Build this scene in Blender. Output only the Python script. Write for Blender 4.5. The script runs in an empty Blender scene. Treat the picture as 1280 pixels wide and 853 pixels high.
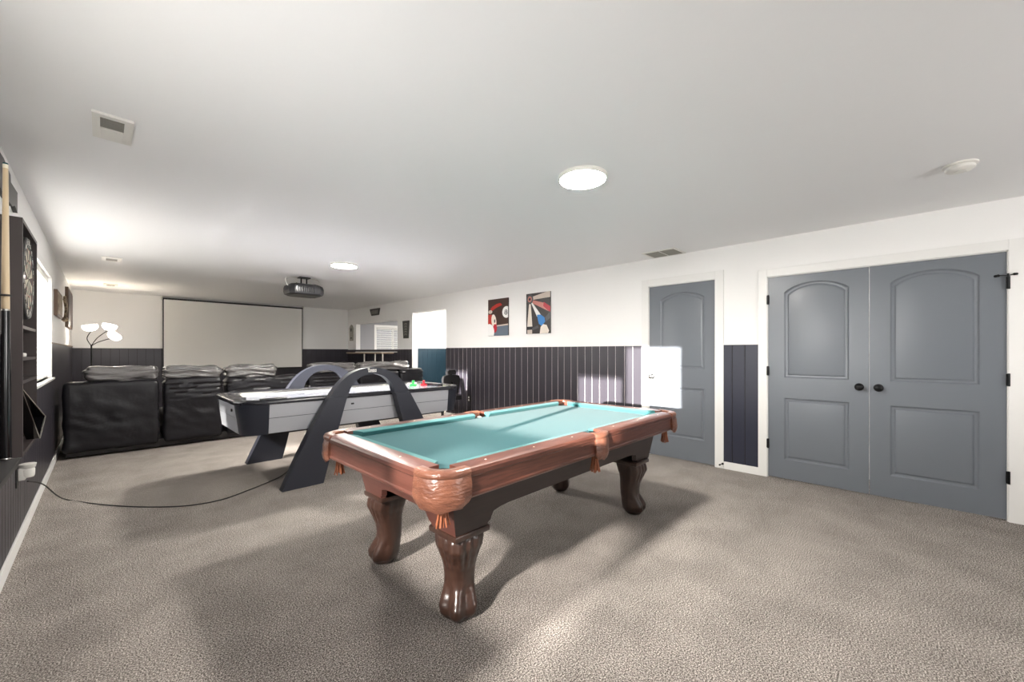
import bpy, bmesh, math, random
from mathutils import Vector, Matrix, noise
from mathutils.geometry import tessellate_polygon
random.seed(4)
PI = math.pi
C = bpy.context.scene.collection
V = Vector

# ---------------------------------------------------------------- camera
H = 1.28
cam_d = bpy.data.cameras.new('camera'); cam = bpy.data.objects.new('camera', cam_d); C.objects.link(cam)
cam_d.sensor_width = 36; cam_d.lens = 499 / 1280 * 36
cam_d.shift_y = (440 - 426.5) / 1280; cam_d.clip_start = 0.02
cam.location = (0, 0, H); cam.rotation_euler = (PI / 2, 0, -math.atan(512 / 499))
bpy.context.scene.camera = cam

# ---------------------------------------------------------------- light and exposure
sc = bpy.context.scene
sc.view_settings.view_transform = 'Standard'; sc.view_settings.look = 'None'
sc.view_settings.gamma = 1; sc.view_settings.use_curve_mapping = False
sc.view_settings.exposure = 2.5
SKY = 3.6
GROUND_UPLIGHT = 8.8
SUN = 7.0
STREAK_SUN = 1.9
LAMP = 86.0
w = bpy.data.worlds.new('world'); sc.world = w; w.use_nodes = True
bg = w.node_tree.nodes['Background']; bg.inputs[1].default_value = 1
# overcast-white sky above, ground glow below the horizon added to light the ceiling
_n = w.node_tree; _tc = _n.nodes.new('ShaderNodeTexCoord'); _sx = _n.nodes.new('ShaderNodeSeparateXYZ'); _rp = _n.nodes.new('ShaderNodeValToRGB'); _mr = _n.nodes.new('ShaderNodeMapRange')
_mr.inputs['From Min'].default_value = -1.0; _mr.inputs['From Max'].default_value = 0.25
_n.links.new(_tc.outputs['Generated'], _sx.inputs[0]); _n.links.new(_sx.outputs['Z'], _mr.inputs[0]); _n.links.new(_mr.outputs[0], _rp.inputs[0]); _n.links.new(_rp.outputs[0], bg.inputs[0])
for _k, (_z, _v) in enumerate(((-1.0, 0.10), (-0.62, 0.16), (-0.40, 0.42), (-0.22, 1.0), (-0.04, 1.0), (0.0, SKY / GROUND_UPLIGHT))):   # steep ground dimmed to avoid hot spots on the ceiling
    _e = _rp.color_ramp.elements[0] if _k == 0 else (_rp.color_ramp.elements[1] if _k == 5 else _rp.color_ramp.elements.new(0.5))
    _e.position = (_z + 1) / 1.25; _e.color = (GROUND_UPLIGHT * _v, GROUND_UPLIGHT * _v * 0.98, GROUND_UPLIGHT * _v * 0.96, 1)

def sun(name, d, e, ang, col):
    l = bpy.data.lights.new(name, 'SUN'); l.energy = e; l.angle = ang; l.color = col
    o = bpy.data.objects.new(name, l); C.objects.link(o)
    o.rotation_euler = V(d).to_track_quat('-Z', 'Y').to_euler(); o.location = (-6, 0, 5)
sun('low_sun', (1, 0.235, -0.122), SUN, math.radians(0.7), (1, 0.96, 0.9))
sun('floor_streak_sun', (1, 0.225, -0.62), STREAK_SUN, math.radians(4), (1, 0.95, 0.88))  # second sun added for the light streak on the floor

def portal(x, y, z, sx, sy, d):
    l = bpy.data.lights.new('window_portal', 'AREA'); l.shape = 'RECTANGLE'; l.size = sx; l.size_y = sy
    l.cycles.is_portal = True
    o = bpy.data.objects.new('window_portal', l); C.objects.link(o); o.location = (x, y, z)
    o.rotation_euler = V(d).to_track_quat('-Z', 'Z').to_euler()

# ---------------------------------------------------------------- materials
def lin(c):
    return tuple(((v / 255) / 12.92 if v / 255 <= 0.04045 else ((v / 255 + 0.055) / 1.055) ** 2.4) for v in c) + (1,)
def mat(name, col, rough=0.5, metal=0.0, spec=0.5, bump=None, var=None, emit=None, trans=0, coat=0, sheen=0, alpha=1):
    m = bpy.data.materials.new(name); m.use_nodes = True; nt = m.node_tree; b = nt.nodes['Principled BSDF']
    c = lin(col)
    b.inputs['Base Color'].default_value = c; b.inputs['Roughness'].default_value = rough
    b.inputs['Metallic'].default_value = metal; b.inputs['Specular IOR Level'].default_value = spec
    b.inputs['Coat Weight'].default_value = coat; b.inputs['Coat Roughness'].default_value = 0.15
    b.inputs['Sheen Weight'].default_value = sheen
    tc = nt.nodes.new('ShaderNodeTexCoord')
    def nz(scale, detail=3, stretch=(1, 1, 1), rough_=0.5):
        mp = nt.nodes.new('ShaderNodeMapping'); mp.inputs['Scale'].default_value = stretch
        nt.links.new(tc.outputs['Object'], mp.inputs[0])
        n = nt.nodes.new('ShaderNodeTexNoise'); n.inputs['Scale'].default_value = scale
        n.inputs['Detail'].default_value = detail; n.inputs['Roughness'].default_value = rough_
        nt.links.new(mp.outputs[0], n.inputs['Vector']); return n
    if var:   # (other colour, scale, stretch, low, high)
        n = nz(var[1], 4, var[2]); r = nt.nodes.new('ShaderNodeValToRGB')
        r.color_ramp.elements[0].position = var[3]; r.color_ramp.elements[1].position = var[4]
        r.color_ramp.elements[0].color = lin(var[0]); r.color_ramp.elements[1].color = c
        nt.links.new(n.outputs[0], r.inputs[0]); nt.links.new(r.outputs[0], b.inputs['Base Color'])
    if bump:  # (scale, strength, distance, stretch)
        n = nz(bump[0], 3, bump[3] if len(bump) > 3 else (1, 1, 1)); bn = nt.nodes.new('ShaderNodeBump')
        bn.inputs['Strength'].default_value = bump[1]; bn.inputs['Distance'].default_value = bump[2]
        nt.links.new(n.outputs[0], bn.inputs['Height']); nt.links.new(bn.outputs[0], b.inputs['Normal'])
    if emit:
        b.inputs['Emission Color'].default_value = lin(emit[0]); b.inputs['Emission Strength'].default_value = emit[1]
    if trans:
        t = nt.nodes.new('ShaderNodeBsdfTranslucent'); t.inputs[0].default_value = c
        mx = nt.nodes.new('ShaderNodeMixShader'); mx.inputs[0].default_value = trans
        out = nt.nodes['Material Output']
        nt.links.new(b.outputs[0], mx.inputs[1]); nt.links.new(t.outputs[0], mx.inputs[2]); nt.links.new(mx.outputs[0], out.inputs[0])
    return m

M = {}
M['wall'] = mat('wall_paint', (241, 240, 238), 0.75, bump=(60, 0.12, 0.004))
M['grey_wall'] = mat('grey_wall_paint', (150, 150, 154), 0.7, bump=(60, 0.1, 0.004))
M['ceil'] = mat('ceiling_paint', (240, 240, 240), 0.6, bump=(18, 0.12, 0.006))
M['trim'] = mat('trim_paint', (232, 231, 228), 0.4)
M['wains'] = mat('dark_wainscot_paint', (50, 47, 54), 0.38, bump=(40, 0.08, 0.002, (1, 1, 0.1)))
M['groove'] = mat('bare_groove', (200, 194, 194), 0.6)
M['groove_dark'] = mat('dark_groove', (24, 23, 27), 0.6)
M['navy'] = mat('navy_wainscot_paint', (44, 46, 60), 0.4)
M['teal_wains'] = mat('teal_wainscot_paint', (29, 52, 65), 0.45)
M['teal_groove'] = mat('teal_groove', (44, 66, 80), 0.5)
M['door'] = mat('grey_door_paint', (110, 115, 122), 0.32, bump=(30, 0.05, 0.002))
M['black_metal'] = mat('black_metal', (24, 24, 25), 0.35, 0.6)
M['chrome'] = mat('chrome', (205, 203, 198), 0.18, 1)
M['felt'] = mat('teal_cloth', (46, 84, 88), 0.9, spec=0.1, bump=(700, 0.1, 0.001), sheen=0.08)
M['felt_rail'] = mat('teal_cushion_cloth', (60, 108, 109), 0.85, spec=0.1, bump=(700, 0.1, 0.001), sheen=0.08)
M['wood'] = mat('mahogany', (98, 58, 46), 0.34, bump=(30, 0.15, 0.002, (0.6, 6, 6)), var=((76, 42, 33), 14, (0.5, 7, 7), 0.35, 0.62), coat=0.35)
M['woody'] = mat('mahogany_end', (106, 64, 54), 0.36, bump=(30, 0.15, 0.002, (6, 0.6, 6)), var=((94, 54, 44), 14, (7, 0.5, 7), 0.35, 0.62), coat=0.35)
M['leg'] = mat('carved_dark_mahogany', (58, 38, 30), 0.34, bump=(26, 0.2, 0.002, (5, 5, 0.5)), var=((46, 29, 23), 12, (6, 6, 0.6), 0.35, 0.65), coat=0.4)
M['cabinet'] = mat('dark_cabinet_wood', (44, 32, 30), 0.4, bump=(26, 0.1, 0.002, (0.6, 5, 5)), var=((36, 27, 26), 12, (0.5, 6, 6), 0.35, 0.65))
M['leather'] = mat('brown_pocket_leather', (124, 80, 62), 0.3, bump=(34, 0.7, 0.008, (1, 1, 2.6)), var=((102, 64, 50), 10, (1, 1, 3), 0.35, 0.62), coat=0.2)
M['fringe'] = mat('fringe_leather', (150, 88, 58), 0.5)
M['dark'] = mat('dark_hollow', (18, 16, 15), 0.8)
M['ivory'] = mat('ivory', (236, 228, 206), 0.3)
M['ball'] = mat('cue_ball_resin', (244, 240, 230), 0.1)
M['hgrey'] = mat('brushed_grey_panel', (176, 178, 184), 0.36, 0.25, bump=(40, 0.06, 0.001, (0.4, 0.4, 8)))
M['hline'] = mat('panel_seam', (60, 60, 66), 0.5)
M['hblack'] = mat('slate_black_laminate', (42, 44, 53), 0.45, bump=(90, 0.1, 0.001))
M['hrail'] = mat('satin_black_rail', (34, 34, 40), 0.25)
M['hsurf'] = mat('white_gloss_playfield', (212, 216, 230), 0.12, coat=0.5)
M['hcorner'] = mat('slate_bumper', (34, 37, 47), 0.35)
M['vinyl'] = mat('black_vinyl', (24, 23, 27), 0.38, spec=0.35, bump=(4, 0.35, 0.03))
M['vinyl_wr'] = mat('leather_with_painted_glare', (86, 84, 84), 0.2, spec=1.0, coat=0.6, bump=(14, 0.8, 0.03, (0.5, 1.5, 4)))  # grey base colour stands in for window glare on the black headrests
M['black'] = mat('black_paint', (38, 36, 36), 0.45)
M['cab'] = mat('espresso_cabinet', (66, 58, 57), 0.45, bump=(30, 0.06, 0.001, (5, 5, 0.5)))
M['cabin'] = mat('espresso_interior', (52, 44, 43), 0.5)
M['maple'] = mat('maple_shaft', (206, 184, 150), 0.35)
M['gloss_black'] = mat('gloss_black', (16, 16, 18), 0.12)
M['plastic_white'] = mat('white_plastic', (226, 224, 218), 0.35)
M['vent_dark'] = mat('vent_grey_metal', (150, 148, 140), 0.6)  # grey metal of the ducts and louvres
M['screen'] = mat('projection_fabric', (232, 230, 225), 0.85, spec=0.1)
M['blind'] = mat('white_blind_vinyl', (232, 231, 227), 0.6, trans=0.2)
M['brown_wood'] = mat('brown_board', (104, 84, 68), 0.5, bump=(20, 0.2, 0.002, (1, 1, 8)))
M['gold'] = mat('antique_gold_print', (178, 158, 128), 0.5, var=((96, 78, 60), 20, (1, 1, 1), 0.4, 0.6))
M['proj'] = mat('projector_shell', (34, 34, 38), 0.35)
M['projg'] = mat('projector_grey', (84, 83, 80), 0.5)
M['lens'] = mat('lens_glass', (30, 32, 44), 0.05, spec=1)
M['green'] = mat('green_plastic', (58, 214, 96), 0.3)
M['red'] = mat('red_plastic', (206, 38, 52), 0.3)
M['opal'] = mat('opal_diffuser', (255, 255, 255), 0.4, emit=((255, 250, 242), LAMP))
M['shade'] = mat('lit_tulip_glass', (255, 250, 240), 0.4, emit=((255, 244, 230), 4.0))
M['tabletop'] = mat('pale_wood_top', (176, 156, 134), 0.45, bump=(20, 0.1, 0.001, (8, 0.6, 8)))
M['post'] = mat('pale_metal_post', (196, 190, 180), 0.3, 0.7)
M['cord'] = mat('black_cord', (26, 25, 24), 0.5)
M['mesh_black'] = mat('black_mesh_fabric', (26, 25, 27), 0.7)
M['glass'] = mat('window_glass', (255, 255, 255), 0.0)
_g = M['glass'].node_tree; _t = _g.nodes.new('ShaderNodeBsdfTransparent'); _gl = _g.nodes.new('ShaderNodeBsdfGlossy'); _gl.inputs['Roughness'].default_value = 0.0
_m = _g.nodes.new('ShaderNodeMixShader'); _m.inputs[0].default_value = 0.06
_g.links.new(_t.outputs[0], _m.inputs[1]); _g.links.new(_gl.outputs[0], _m.inputs[2]); _g.links.new(_m.outputs[0], _g.nodes['Material Output'].inputs[0])
def flat(name, col, rough=0.6): 
    if name not in M: M[name] = mat(name, col, rough)
    return M[name]

def carpet_mat():
    m = bpy.data.materials.new('speckled_carpet'); m.use_nodes = True; nt = m.node_tree; b = nt.nodes['Principled BSDF']
    b.inputs['Roughness'].default_value = 0.95; b.inputs['Specular IOR Level'].default_value = 0.1; b.inputs['Sheen Weight'].default_value = 0.0
    tc = nt.nodes.new('ShaderNodeTexCoord')
    def nz(s, d, r=0.6):
        n = nt.nodes.new('ShaderNodeTexNoise'); n.inputs['Scale'].default_value = s; n.inputs['Detail'].default_value = d; n.inputs['Roughness'].default_value = r
        nt.links.new(tc.outputs['Object'], n.inputs['Vector']); return n
    f = nz(165, 3, 0.75); r = nt.nodes.new('ShaderNodeValToRGB')
    e = r.color_ramp.elements; e[0].position = 0.38; e[0].color = lin((70, 63, 59)); e[1].position = 0.62; e[1].color = lin((228, 219, 211))
    k = e.new(0.5); k.color = lin((140, 132, 126))
    nt.links.new(f.outputs[0], r.inputs[0])
    l = nz(3.2, 4, 0.6); r2 = nt.nodes.new('ShaderNodeValToRGB'); r2.color_ramp.elements[0].position = 0.35; r2.color_ramp.elements[1].position = 0.65
    r2.color_ramp.elements[0].color = (0.84, 0.84, 0.84, 1); r2.color_ramp.elements[1].color = (1.08, 1.08, 1.08, 1)
    nt.links.new(l.outputs[0], r2.inputs[0])
    mx = nt.nodes.new('ShaderNodeMixRGB'); mx.blend_type = 'MULTIPLY'; mx.inputs[0].default_value = 1
    nt.links.new(r.outputs[0], mx.inputs[1]); nt.links.new(r2.outputs[0], mx.inputs[2]); nt.links.new(mx.outputs[0], b.inputs['Base Color'])
    b1 = nt.nodes.new('ShaderNodeBump'); b1.inputs['Strength'].default_value = 0.9; b1.inputs['Distance'].default_value = 0.008
    h = nz(165, 3, 0.75); nt.links.new(h.outputs[0], b1.inputs['Height'])
    nt.links.new(b1.outputs[0], b.inputs['Normal'])
    return m
M['carpet'] = carpet_mat()

# ---------------------------------------------------------------- helpers
def wloc(o):
    l = V(o.location)
    while o.parent: o = o.parent; l += V(o.location)
    return l
def obj(name, bm, mats, parent=None, smooth=None, origin=None):
    if not isinstance(mats, (list, tuple)): mats = [mats]
    if parent is not None: off = wloc(parent); loc = V((0, 0, 0))
    else:
        if origin is None:
            xs = [v.co for v in bm.verts]
            off = V(((min(c.x for c in xs) + max(c.x for c in xs)) / 2, (min(c.y for c in xs) + max(c.y for c in xs)) / 2, min(c.z for c in xs)))
        else: off = V(origin)
        loc = off
    bmesh.ops.recalc_face_normals(bm, faces=bm.faces)
    bm.transform(Matrix.Translation(-off))
    me = bpy.data.meshes.new(name); bm.to_mesh(me); bm.free()
    for m in mats: me.materials.append(M[m] if isinstance(m, str) else m)
    if smooth is not None:
        me.shade_smooth(); me.set_sharp_from_angle(angle=math.radians(smooth))
    o = bpy.data.objects.new(name, me); C.objects.link(o); o.location = loc
    if parent is not None: o.parent = parent
    return o
def tag(o, label, cat, group=None):
    o['label'] = label; o['category'] = cat
    if group: o['group'] = group
    return o
def thing(name, label, cat, loc, group=None):
    o = bpy.data.objects.new(name, None); C.objects.link(o); o.location = loc; o.empty_display_size = 0.1
    return tag(o, label, cat, group)
def struct(name, bm, m, parent=None, smooth=None):
    o = obj(name, bm, m, parent, smooth, origin=(0, 0, 0) if parent is None else None)
    if parent is None: o['kind'] = 'structure'
    return o
def dup(root, off, label=None):
    r = root.copy(); C.objects.link(r); r.location = V(root.location) + V(off)
    if label: r['label'] = label
    def rec(a, b):
        for ch in list(a.children):
            if ch is b: continue
            c = ch.copy(); C.objects.link(c); c.parent = b; rec(ch, c)
    rec(root, r); return r
def B(): return bmesh.new()
def box(bm, x0, x1, y0, y1, z0, z1, mi=0, bev=0, seg=2):
    g = bmesh.ops.create_cube(bm, size=1); vs = g['verts']
    for v in vs: v.co = V(((x0 + x1) / 2 + v.co.x * (x1 - x0), (y0 + y1) / 2 + v.co.y * (y1 - y0), (z0 + z1) / 2 + v.co.z * (z1 - z0)))
    fs = set(f for v in vs for f in v.link_faces)
    for f in fs: f.material_index = mi
    if bev:
        es = list(set(e for v in vs for e in v.link_edges))
        r = bmesh.ops.bevel(bm, geom=es, offset=bev, segments=seg, affect='EDGES', profile=0.5)
        for f in r['faces']: f.material_index = mi
def ring_skin(bm, rings, cap=True, mi=0, closed=True):
    vr = [[bm.verts.new(p) for p in r] for r in rings]; n = len(rings[0])
    for a, b in zip(vr, vr[1:]):
        for i in range(n if closed else n - 1):
            j = (i + 1) % n
            try: bm.faces.new((a[i], a[j], b[j], b[i])).material_index = mi
            except ValueError: pass
    if cap:
        for r in (vr[0], vr[-1]):
            try: bm.faces.new(r).material_index = mi
            except ValueError: pass
    return vr
def cyl(bm, p0, p1, r0, r1=None, seg=20, mi=0, cap=True):
    if r1 is None: r1 = r0
    p0, p1 = V(p0), V(p1); q = (p1 - p0).to_track_quat('Z', 'Y')
    rs = []
    for p, r in ((p0, r0), (p1, r1)):
        rs.append([p + q @ V((r * math.cos(2 * PI * i / seg), r * math.sin(2 * PI * i / seg), 0)) for i in range(seg)])
    ring_skin(bm, rs, cap, mi)
def tube(bm, pts, r, seg=8, mi=0):
    pts = [V(p) for p in pts]; rs = []
    up = V((0, 0, 1))
    for i, p in enumerate(pts):
        d = (pts[min(i + 1, len(pts) - 1)] - pts[max(i - 1, 0)]).normalized()
        a = d.cross(up); 
        if a.length < 0.05: a = d.cross(V((0, 1, 0)))
        a.normalize(); b = d.cross(a).normalized()
        rr = r[i] if isinstance(r, (list, tuple)) else r
        rs.append([p + a * rr * math.cos(2 * PI * k / seg) + b * rr * math.sin(2 * PI * k / seg) for k in range(seg)])
    ring_skin(bm, rs, True, mi)
def smoothpath(pts, n=8):
    pts = [V(p) for p in pts]; out = []
    P = [pts[0]] + pts + [pts[-1]]
    for i in range(1, len(P) - 2):
        for k in range(n):
            t = k / n; a, b, c, d = P[i - 1], P[i], P[i + 1], P[i + 2]
            out.append(0.5 * ((2 * b) + (c - a) * t + (2 * a - 5 * b + 4 * c - d) * t * t + (3 * b - a - 3 * c + d) * t ** 3))
    out.append(pts[-1]); return out
def lathe(bm, prof, cen, axis=(0, 0, 1), seg=32, mi=0):
    q = V(axis).to_track_quat('Z', 'Y'); cen = V(cen)
    rs = [[cen + q @ V((r * math.cos(2 * PI * i / seg), r * math.sin(2 * PI * i / seg), h)) for i in range(seg)] for r, h in prof]
    ring_skin(bm, rs, True, mi)
def prism(bm, poly, fn, a0, a1, mi=0):
    """poly: 2d outline; fn(u, v, a) -> point"""
    A = [bm.verts.new(fn(u, v, a0)) for u, v in poly]; Bv = [bm.verts.new(fn(u, v, a1)) for u, v in poly]
    tri = tessellate_polygon([[V((u, v, 0)) for u, v in poly]])
    for t in tri:
        for L in (A, Bv):
            try: bm.faces.new([L[i] for i in t]).material_index = mi
            except ValueError: pass
    n = len(poly)
    for i in range(n):
        j = (i + 1) % n
        bm.faces.new((A[i], A[j], Bv[j], Bv[i])).material_index = mi
def rbox(bm, x0, x1, y0, y1, z0, z1, r, n=(10, 10, 10), disp=None, mi=0):
    c = V(((x0 + x1) / 2, (y0 + y1) / 2, (z0 + z1) / 2)); h = V(((x1 - x0) / 2, (y1 - y0) / 2, (z1 - z0) / 2))
    r = min(r, h.x, h.y, h.z); cache = {}
    def vert(p):
        k = tuple(round(a, 5) for a in p)
        if k in cache: return cache[k]
        q = V([max(-h[i] + r, min(h[i] - r, p[i])) for i in range(3)]); d = V(p) - q
        nn = d.normalized() if d.length > 1e-9 else V((0, 0, 1))
        co = q + nn * r + c
        if disp: co = co + nn * disp(co, nn)
        cache[k] = bm.verts.new(co); return cache[k]
    def face(ax, sgn):
        a, b = [i for i in range(3) if i != ax]
        for i in range(n[a]):
            for j in range(n[b]):
                q = []
                for (u, v) in ((i, j), (i + 1, j), (i + 1, j + 1), (i, j + 1)):
                    p = [0, 0, 0]; p[ax] = sgn * h[ax]; p[a] = -h[a] + 2 * h[a] * u / n[a]; p[b] = -h[b] + 2 * h[b] * v / n[b]
                    q.append(vert(p))
                try: bm.faces.new(q).material_index = mi
                except ValueError: pass
    for ax in range(3):
        face(ax, 1); face(ax, -1)
def clip(poly, x0, x1, y0, y1):
    def cl(P, f, inter):
        out = []
        for i in range(len(P)):
            a, b = P[i - 1], P[i]
            if f(b):
                if not f(a): out.append(inter(a, b))
                out.append(b)
            elif f(a): out.append(inter(a, b))
        return out
    def ix(x): return lambda a, b: (x, a[1] + (b[1] - a[1]) * (x - a[0]) / (b[0] - a[0]))
    def iy(y): return lambda a, b: (a[0] + (b[0] - a[0]) * (y - a[1]) / (b[1] - a[1]), y)
    P = poly
    for f, g in ((lambda p: p[0] >= x0, ix(x0)), (lambda p: p[0] <= x1, ix(x1)), (lambda p: p[1] >= y0, iy(y0)), (lambda p: p[1] <= y1, iy(y1))):
        if not P: return P
        P = cl(P, f, g)
    return P
def ell(cx, cy, rx, ry, n=28, rot=0):
    return [(cx + rx * math.cos(t) * math.cos(rot) - ry * math.sin(t) * math.sin(rot), cy + rx * math.cos(t) * math.sin(rot) + ry * math.sin(t) * math.cos(rot)) for t in [2 * PI * i / n for i in range(n)]]

# ---------------------------------------------------------------- room constants
XL, XR, YF, YB, CZ = -0.40, 4.76, 11.0, -2.9, 2.435
WT = 1.355

def slab(bm, axis, a0, a1, u0, u1, z0, z1, holes):
    us = sorted({u0, u1} | {h[0] for h in holes} | {h[1] for h in holes}); zs = sorted({z0, z1} | {h[2] for h in holes} | {h[3] for h in holes})
    for i in range(len(us) - 1):
        for j in range(len(zs) - 1):
            cu, cz = (us[i] + us[i + 1]) / 2, (zs[j] + zs[j + 1]) / 2
            if any(h[0] < cu < h[1] and h[2] < cz < h[3] for h in holes): continue
            if axis == 'x': box(bm, a0, a1, us[i], us[i + 1], zs[j], zs[j + 1])
            else: box(bm, us[i], us[i + 1], a0, a1, zs[j], zs[j + 1])
    bmesh.ops.remove_doubles(bm, verts=bm.verts, dist=1e-5)
    # drop faces shared between neighbouring cells
    seen = {}
    for f in bm.faces: seen.setdefault(tuple(sorted(v.index for v in f.verts)), []).append(f)

bm = B(); box(bm, XL - 0.2, XR + 4.2, YB - 0.2, YF + 0.15, -0.1, 0.0); struct('floor', bm, 'carpet')
bm = B(); box(bm, XL - 0.2, XR + 4.2, YB - 0.2, YF + 0.15, CZ, CZ + 0.1); struct('ceiling', bm, 'ceil')
# windows on the left wall, last an unseen back one added for fill (y0, y1, z0, z1)
WA = (0.58, 2.12, 1.0, 2.02); WB = (4.46, 6.62, 1.0, 2.08); WBK_FILL = (1.6, 3.2, 0.95, 2.1)
bm = B(); slab(bm, 'x', XL - 0.16, XL, YB, YF, 0, CZ, [WA, WB]); struct('wall_left', bm, 'wall')
bm = B(); slab(bm, 'y', YF, YF + 0.15, XL, XR + 4.2, 0, CZ, [(5.60, 6.75, 1.15, 2.0)]); struct('wall_far', bm, 'wall')
bm = B(); slab(bm, 'y', YB - 0.15, YB, XL, XR, 0, CZ, [WBK_FILL]); struct('wall_back', bm, 'wall')
D1 = (1.48, 2.256, 0, 2.09); D2 = (-0.578, 0.982, 0, 2.045); HALL = (6.46, 7.68, 0, 2.135); PASS = (8.33, 10.50, 1.285, 2.02)
bm = B(); slab(bm, 'x', XR, XR + 0.12, YB, YF, 0, CZ, [D1, D2, HALL, PASS]); struct('wall_right', bm, 'wall')
bm = B(); box(bm, XR + 0.12, XR + 4.2, 8.1, 8.2, 0, CZ); struct('wall_between', bm, 'grey_wall')
bm = B(); box(bm, XR + 0.12, 6.0, 8.07, 8.0995, 0, CZ); struct('wall_hall_far', bm, 'wall')
bm = B(); box(bm, 6.0, 6.1, 5.2, 8.1, 0, CZ); struct('wall_hall', bm, 'wall')
bm = B(); box(bm, XR + 0.12, 6.0, 5.1, 5.2, 0, CZ); struct('wall_hall_end', bm, 'wall')
bm = B(); box(bm, 8.8, 8.95, 8.2, YF, 0, CZ); struct('wall_side_room', bm, 'grey_wall')
bm = B(); slab(bm, 'y', YF - 0.012, YF, XR + 0.12, 8.8, 0, CZ, [(5.60, 6.75, 1.15, 2.0)]); struct('wall_side_room_far', bm, 'grey_wall')
# closets behind the doors
bm = B(); box(bm, XR + 0.6, XR + 0.65, -0.9, 2.5, 0, CZ); struct('wall_closet', bm, 'wall')

# wainscots ---------------------------------------------------------------
def planks(name, axis, a, sgn, u0, u1, z0, z1, pm, gm, step=0.127, gap=0.008, th=0.010, phase=0.0, jitter=0):
    """plank boards on a wall; a = wall plane, sgn = towards the room"""
    bm = B(); u = u0 + phase
    def bx(ua, ub, t, mi, bev=0):
        lo, hi = sorted((a, a + sgn * t))
        if axis == 'x': box(bm, lo, hi, ua, ub, z0, z1, mi, bev)
        else: box(bm, ua, ub, lo, hi, z0, z1, mi, bev)
    bx(u0, u1, th * 0.6, 1)
    edges = [u0]
    rr = random.Random(7)
    while u < u1:
        if u > u0 + 0.02: edges.append(u)
        u += step * (1 + (rr.uniform(-jitter, jitter) if jitter else 0))
    edges.append(u1)
    for p, q in zip(edges, edges[1:]):
        g = gap / 2
        if q - p > gap * 1.5: bx(p + (0 if p == u0 else g), q - (0 if q == u1 else g), th, 0)
    return struct(name, bm, [pm, gm])
planks('trim_1', 'x', XR, -1, 2.345, HALL[0], 0, WT, 'wains', 'groove', jitter=0.12)
planks('trim_2', 'x', XR, -1, HALL[1] + 0.02, YF, 0, WT - 0.02, 'wains', 'groove', jitter=0.1)
planks('trim_3', 'x', XR, -1, 1.062, 1.414, 0.08, WT, 'navy', 'groove_dark', step=0.122, phase=0.0, gap=0.009)
planks('trim_4', 'y', YF, -1, XL, XR, 0, 1.35, 'wains', 'groove_dark', gap=0.008)
bm = None
planks('trim_5', 'x', XL, 1, YB, WA[0] - 0.07, 0, WT, 'wains', 'groove_dark', gap=0.008)
planks('trim_6', 'x', XL, 1, WA[0] - 0.07, WA[1] + 0.07, 0, WA[2] - 0.03, 'wains', 'groove_dark', gap=0.008)
planks('trim_7', 'x', XL, 1, WA[1] + 0.07, WB[0] - 0.07, 0, WT, 'wains', 'groove_dark', gap=0.008, step=0.1)
planks('trim_8', 'x', XL, 1, WB[0] - 0.07, WB[1] + 0.02, 0, WB[2] - 0.03, 'wains', 'groove_dark', gap=0.008, step=0.1)
planks('trim_9', 'x', XL, 1, WB[1] + 0.02, YF, 0, 1.37, 'wains', 'groove_dark', gap=0.008)
planks('trim_10', 'x', XR, -1, YB, -0.69, 0, WT, 'wains', 'groove', jitter=0.1)
planks('trim_11', 'x', 6.0, -1, 5.2, 8.1, 0, 1.36, 'teal_wains', 'teal_groove', gap=0.008)
planks('trim_17', 'y', 8.07, -1, XR + 0.12, 6.0, 0, 1.36, 'teal_wains', 'teal_groove', gap=0.008)
bm = B(); box(bm, XL, XL + 0.018, WB[1] + 0.02, YF, 1.37, 1.385); struct('trim_12', bm, 'brown_wood')
# casings -----------------------------------------------------------------
def casing(name, y0, y1, ztop, wd=0.088):
    bm = B()
    box(bm, XR - 0.014, XR, y0 - wd, y0, 0, ztop + wd, bev=0.002); box(bm, XR - 0.014, XR, y1, y1 + wd, 0, ztop + wd, bev=0.002)
    box(bm, XR - 0.0142, XR, y0, y1, ztop, ztop + wd, bev=0.002)
    # jambs with stop
    for (a, b) in ((y0 - 0.0, y0 + 0.006), (y1 - 0.006, y1)): box(bm, XR, XR + 0.12, a, b, 0, ztop)
    box(bm, XR, XR + 0.12, y0, y1, ztop - 0.006, ztop)
    struct(name, bm, 'trim')
casing('trim_13', D1[0], D1[1], D1[3]); casing('trim_14', D2[0], D2[1], D2[3], 0.08)
bm = B(); box(bm, XR - 0.013, XR, 1.062, 1.39, 0, 0.08); struct('baseboard_between_doors', bm, 'trim')
bm = B(); box(bm, XR - 0.022, XR - 0.0105, 2.345, HALL[0], 0, 0.085); box(bm, XR - 0.022, XR - 0.0105, HALL[1], YF, 0, 0.085); box(bm, XR - 0.022, XR - 0.0105, YB, -0.69, 0, 0.085); struct('baseboard_right', bm, 'trim')
bm = B(); box(bm, XL + 0.0105, XL + 0.024, YB, YF, 0, 0.088, bev=0.003); struct('baseboard_left', bm, 'trim')
bm = B(); box(bm, XL + 0.024, XR - 0.022, YF - 0.024, YF - 0.0105, 0, 0.088); struct('baseboard_far', bm, 'trim')
bm = B(); box(bm, XR - 0.012, XR + 0.12, HALL[1] - 0.004, HALL[1] + 0.02, 0, HALL[3]); struct('trim_15', bm, 'trim')
bm = B(); box(bm, XR - 0.016, XR + 0.13, PASS[0] - 0.0, PASS[1], PASS[2] - 0.02, PASS[2]); struct('trim_16', bm, 'trim')

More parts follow.
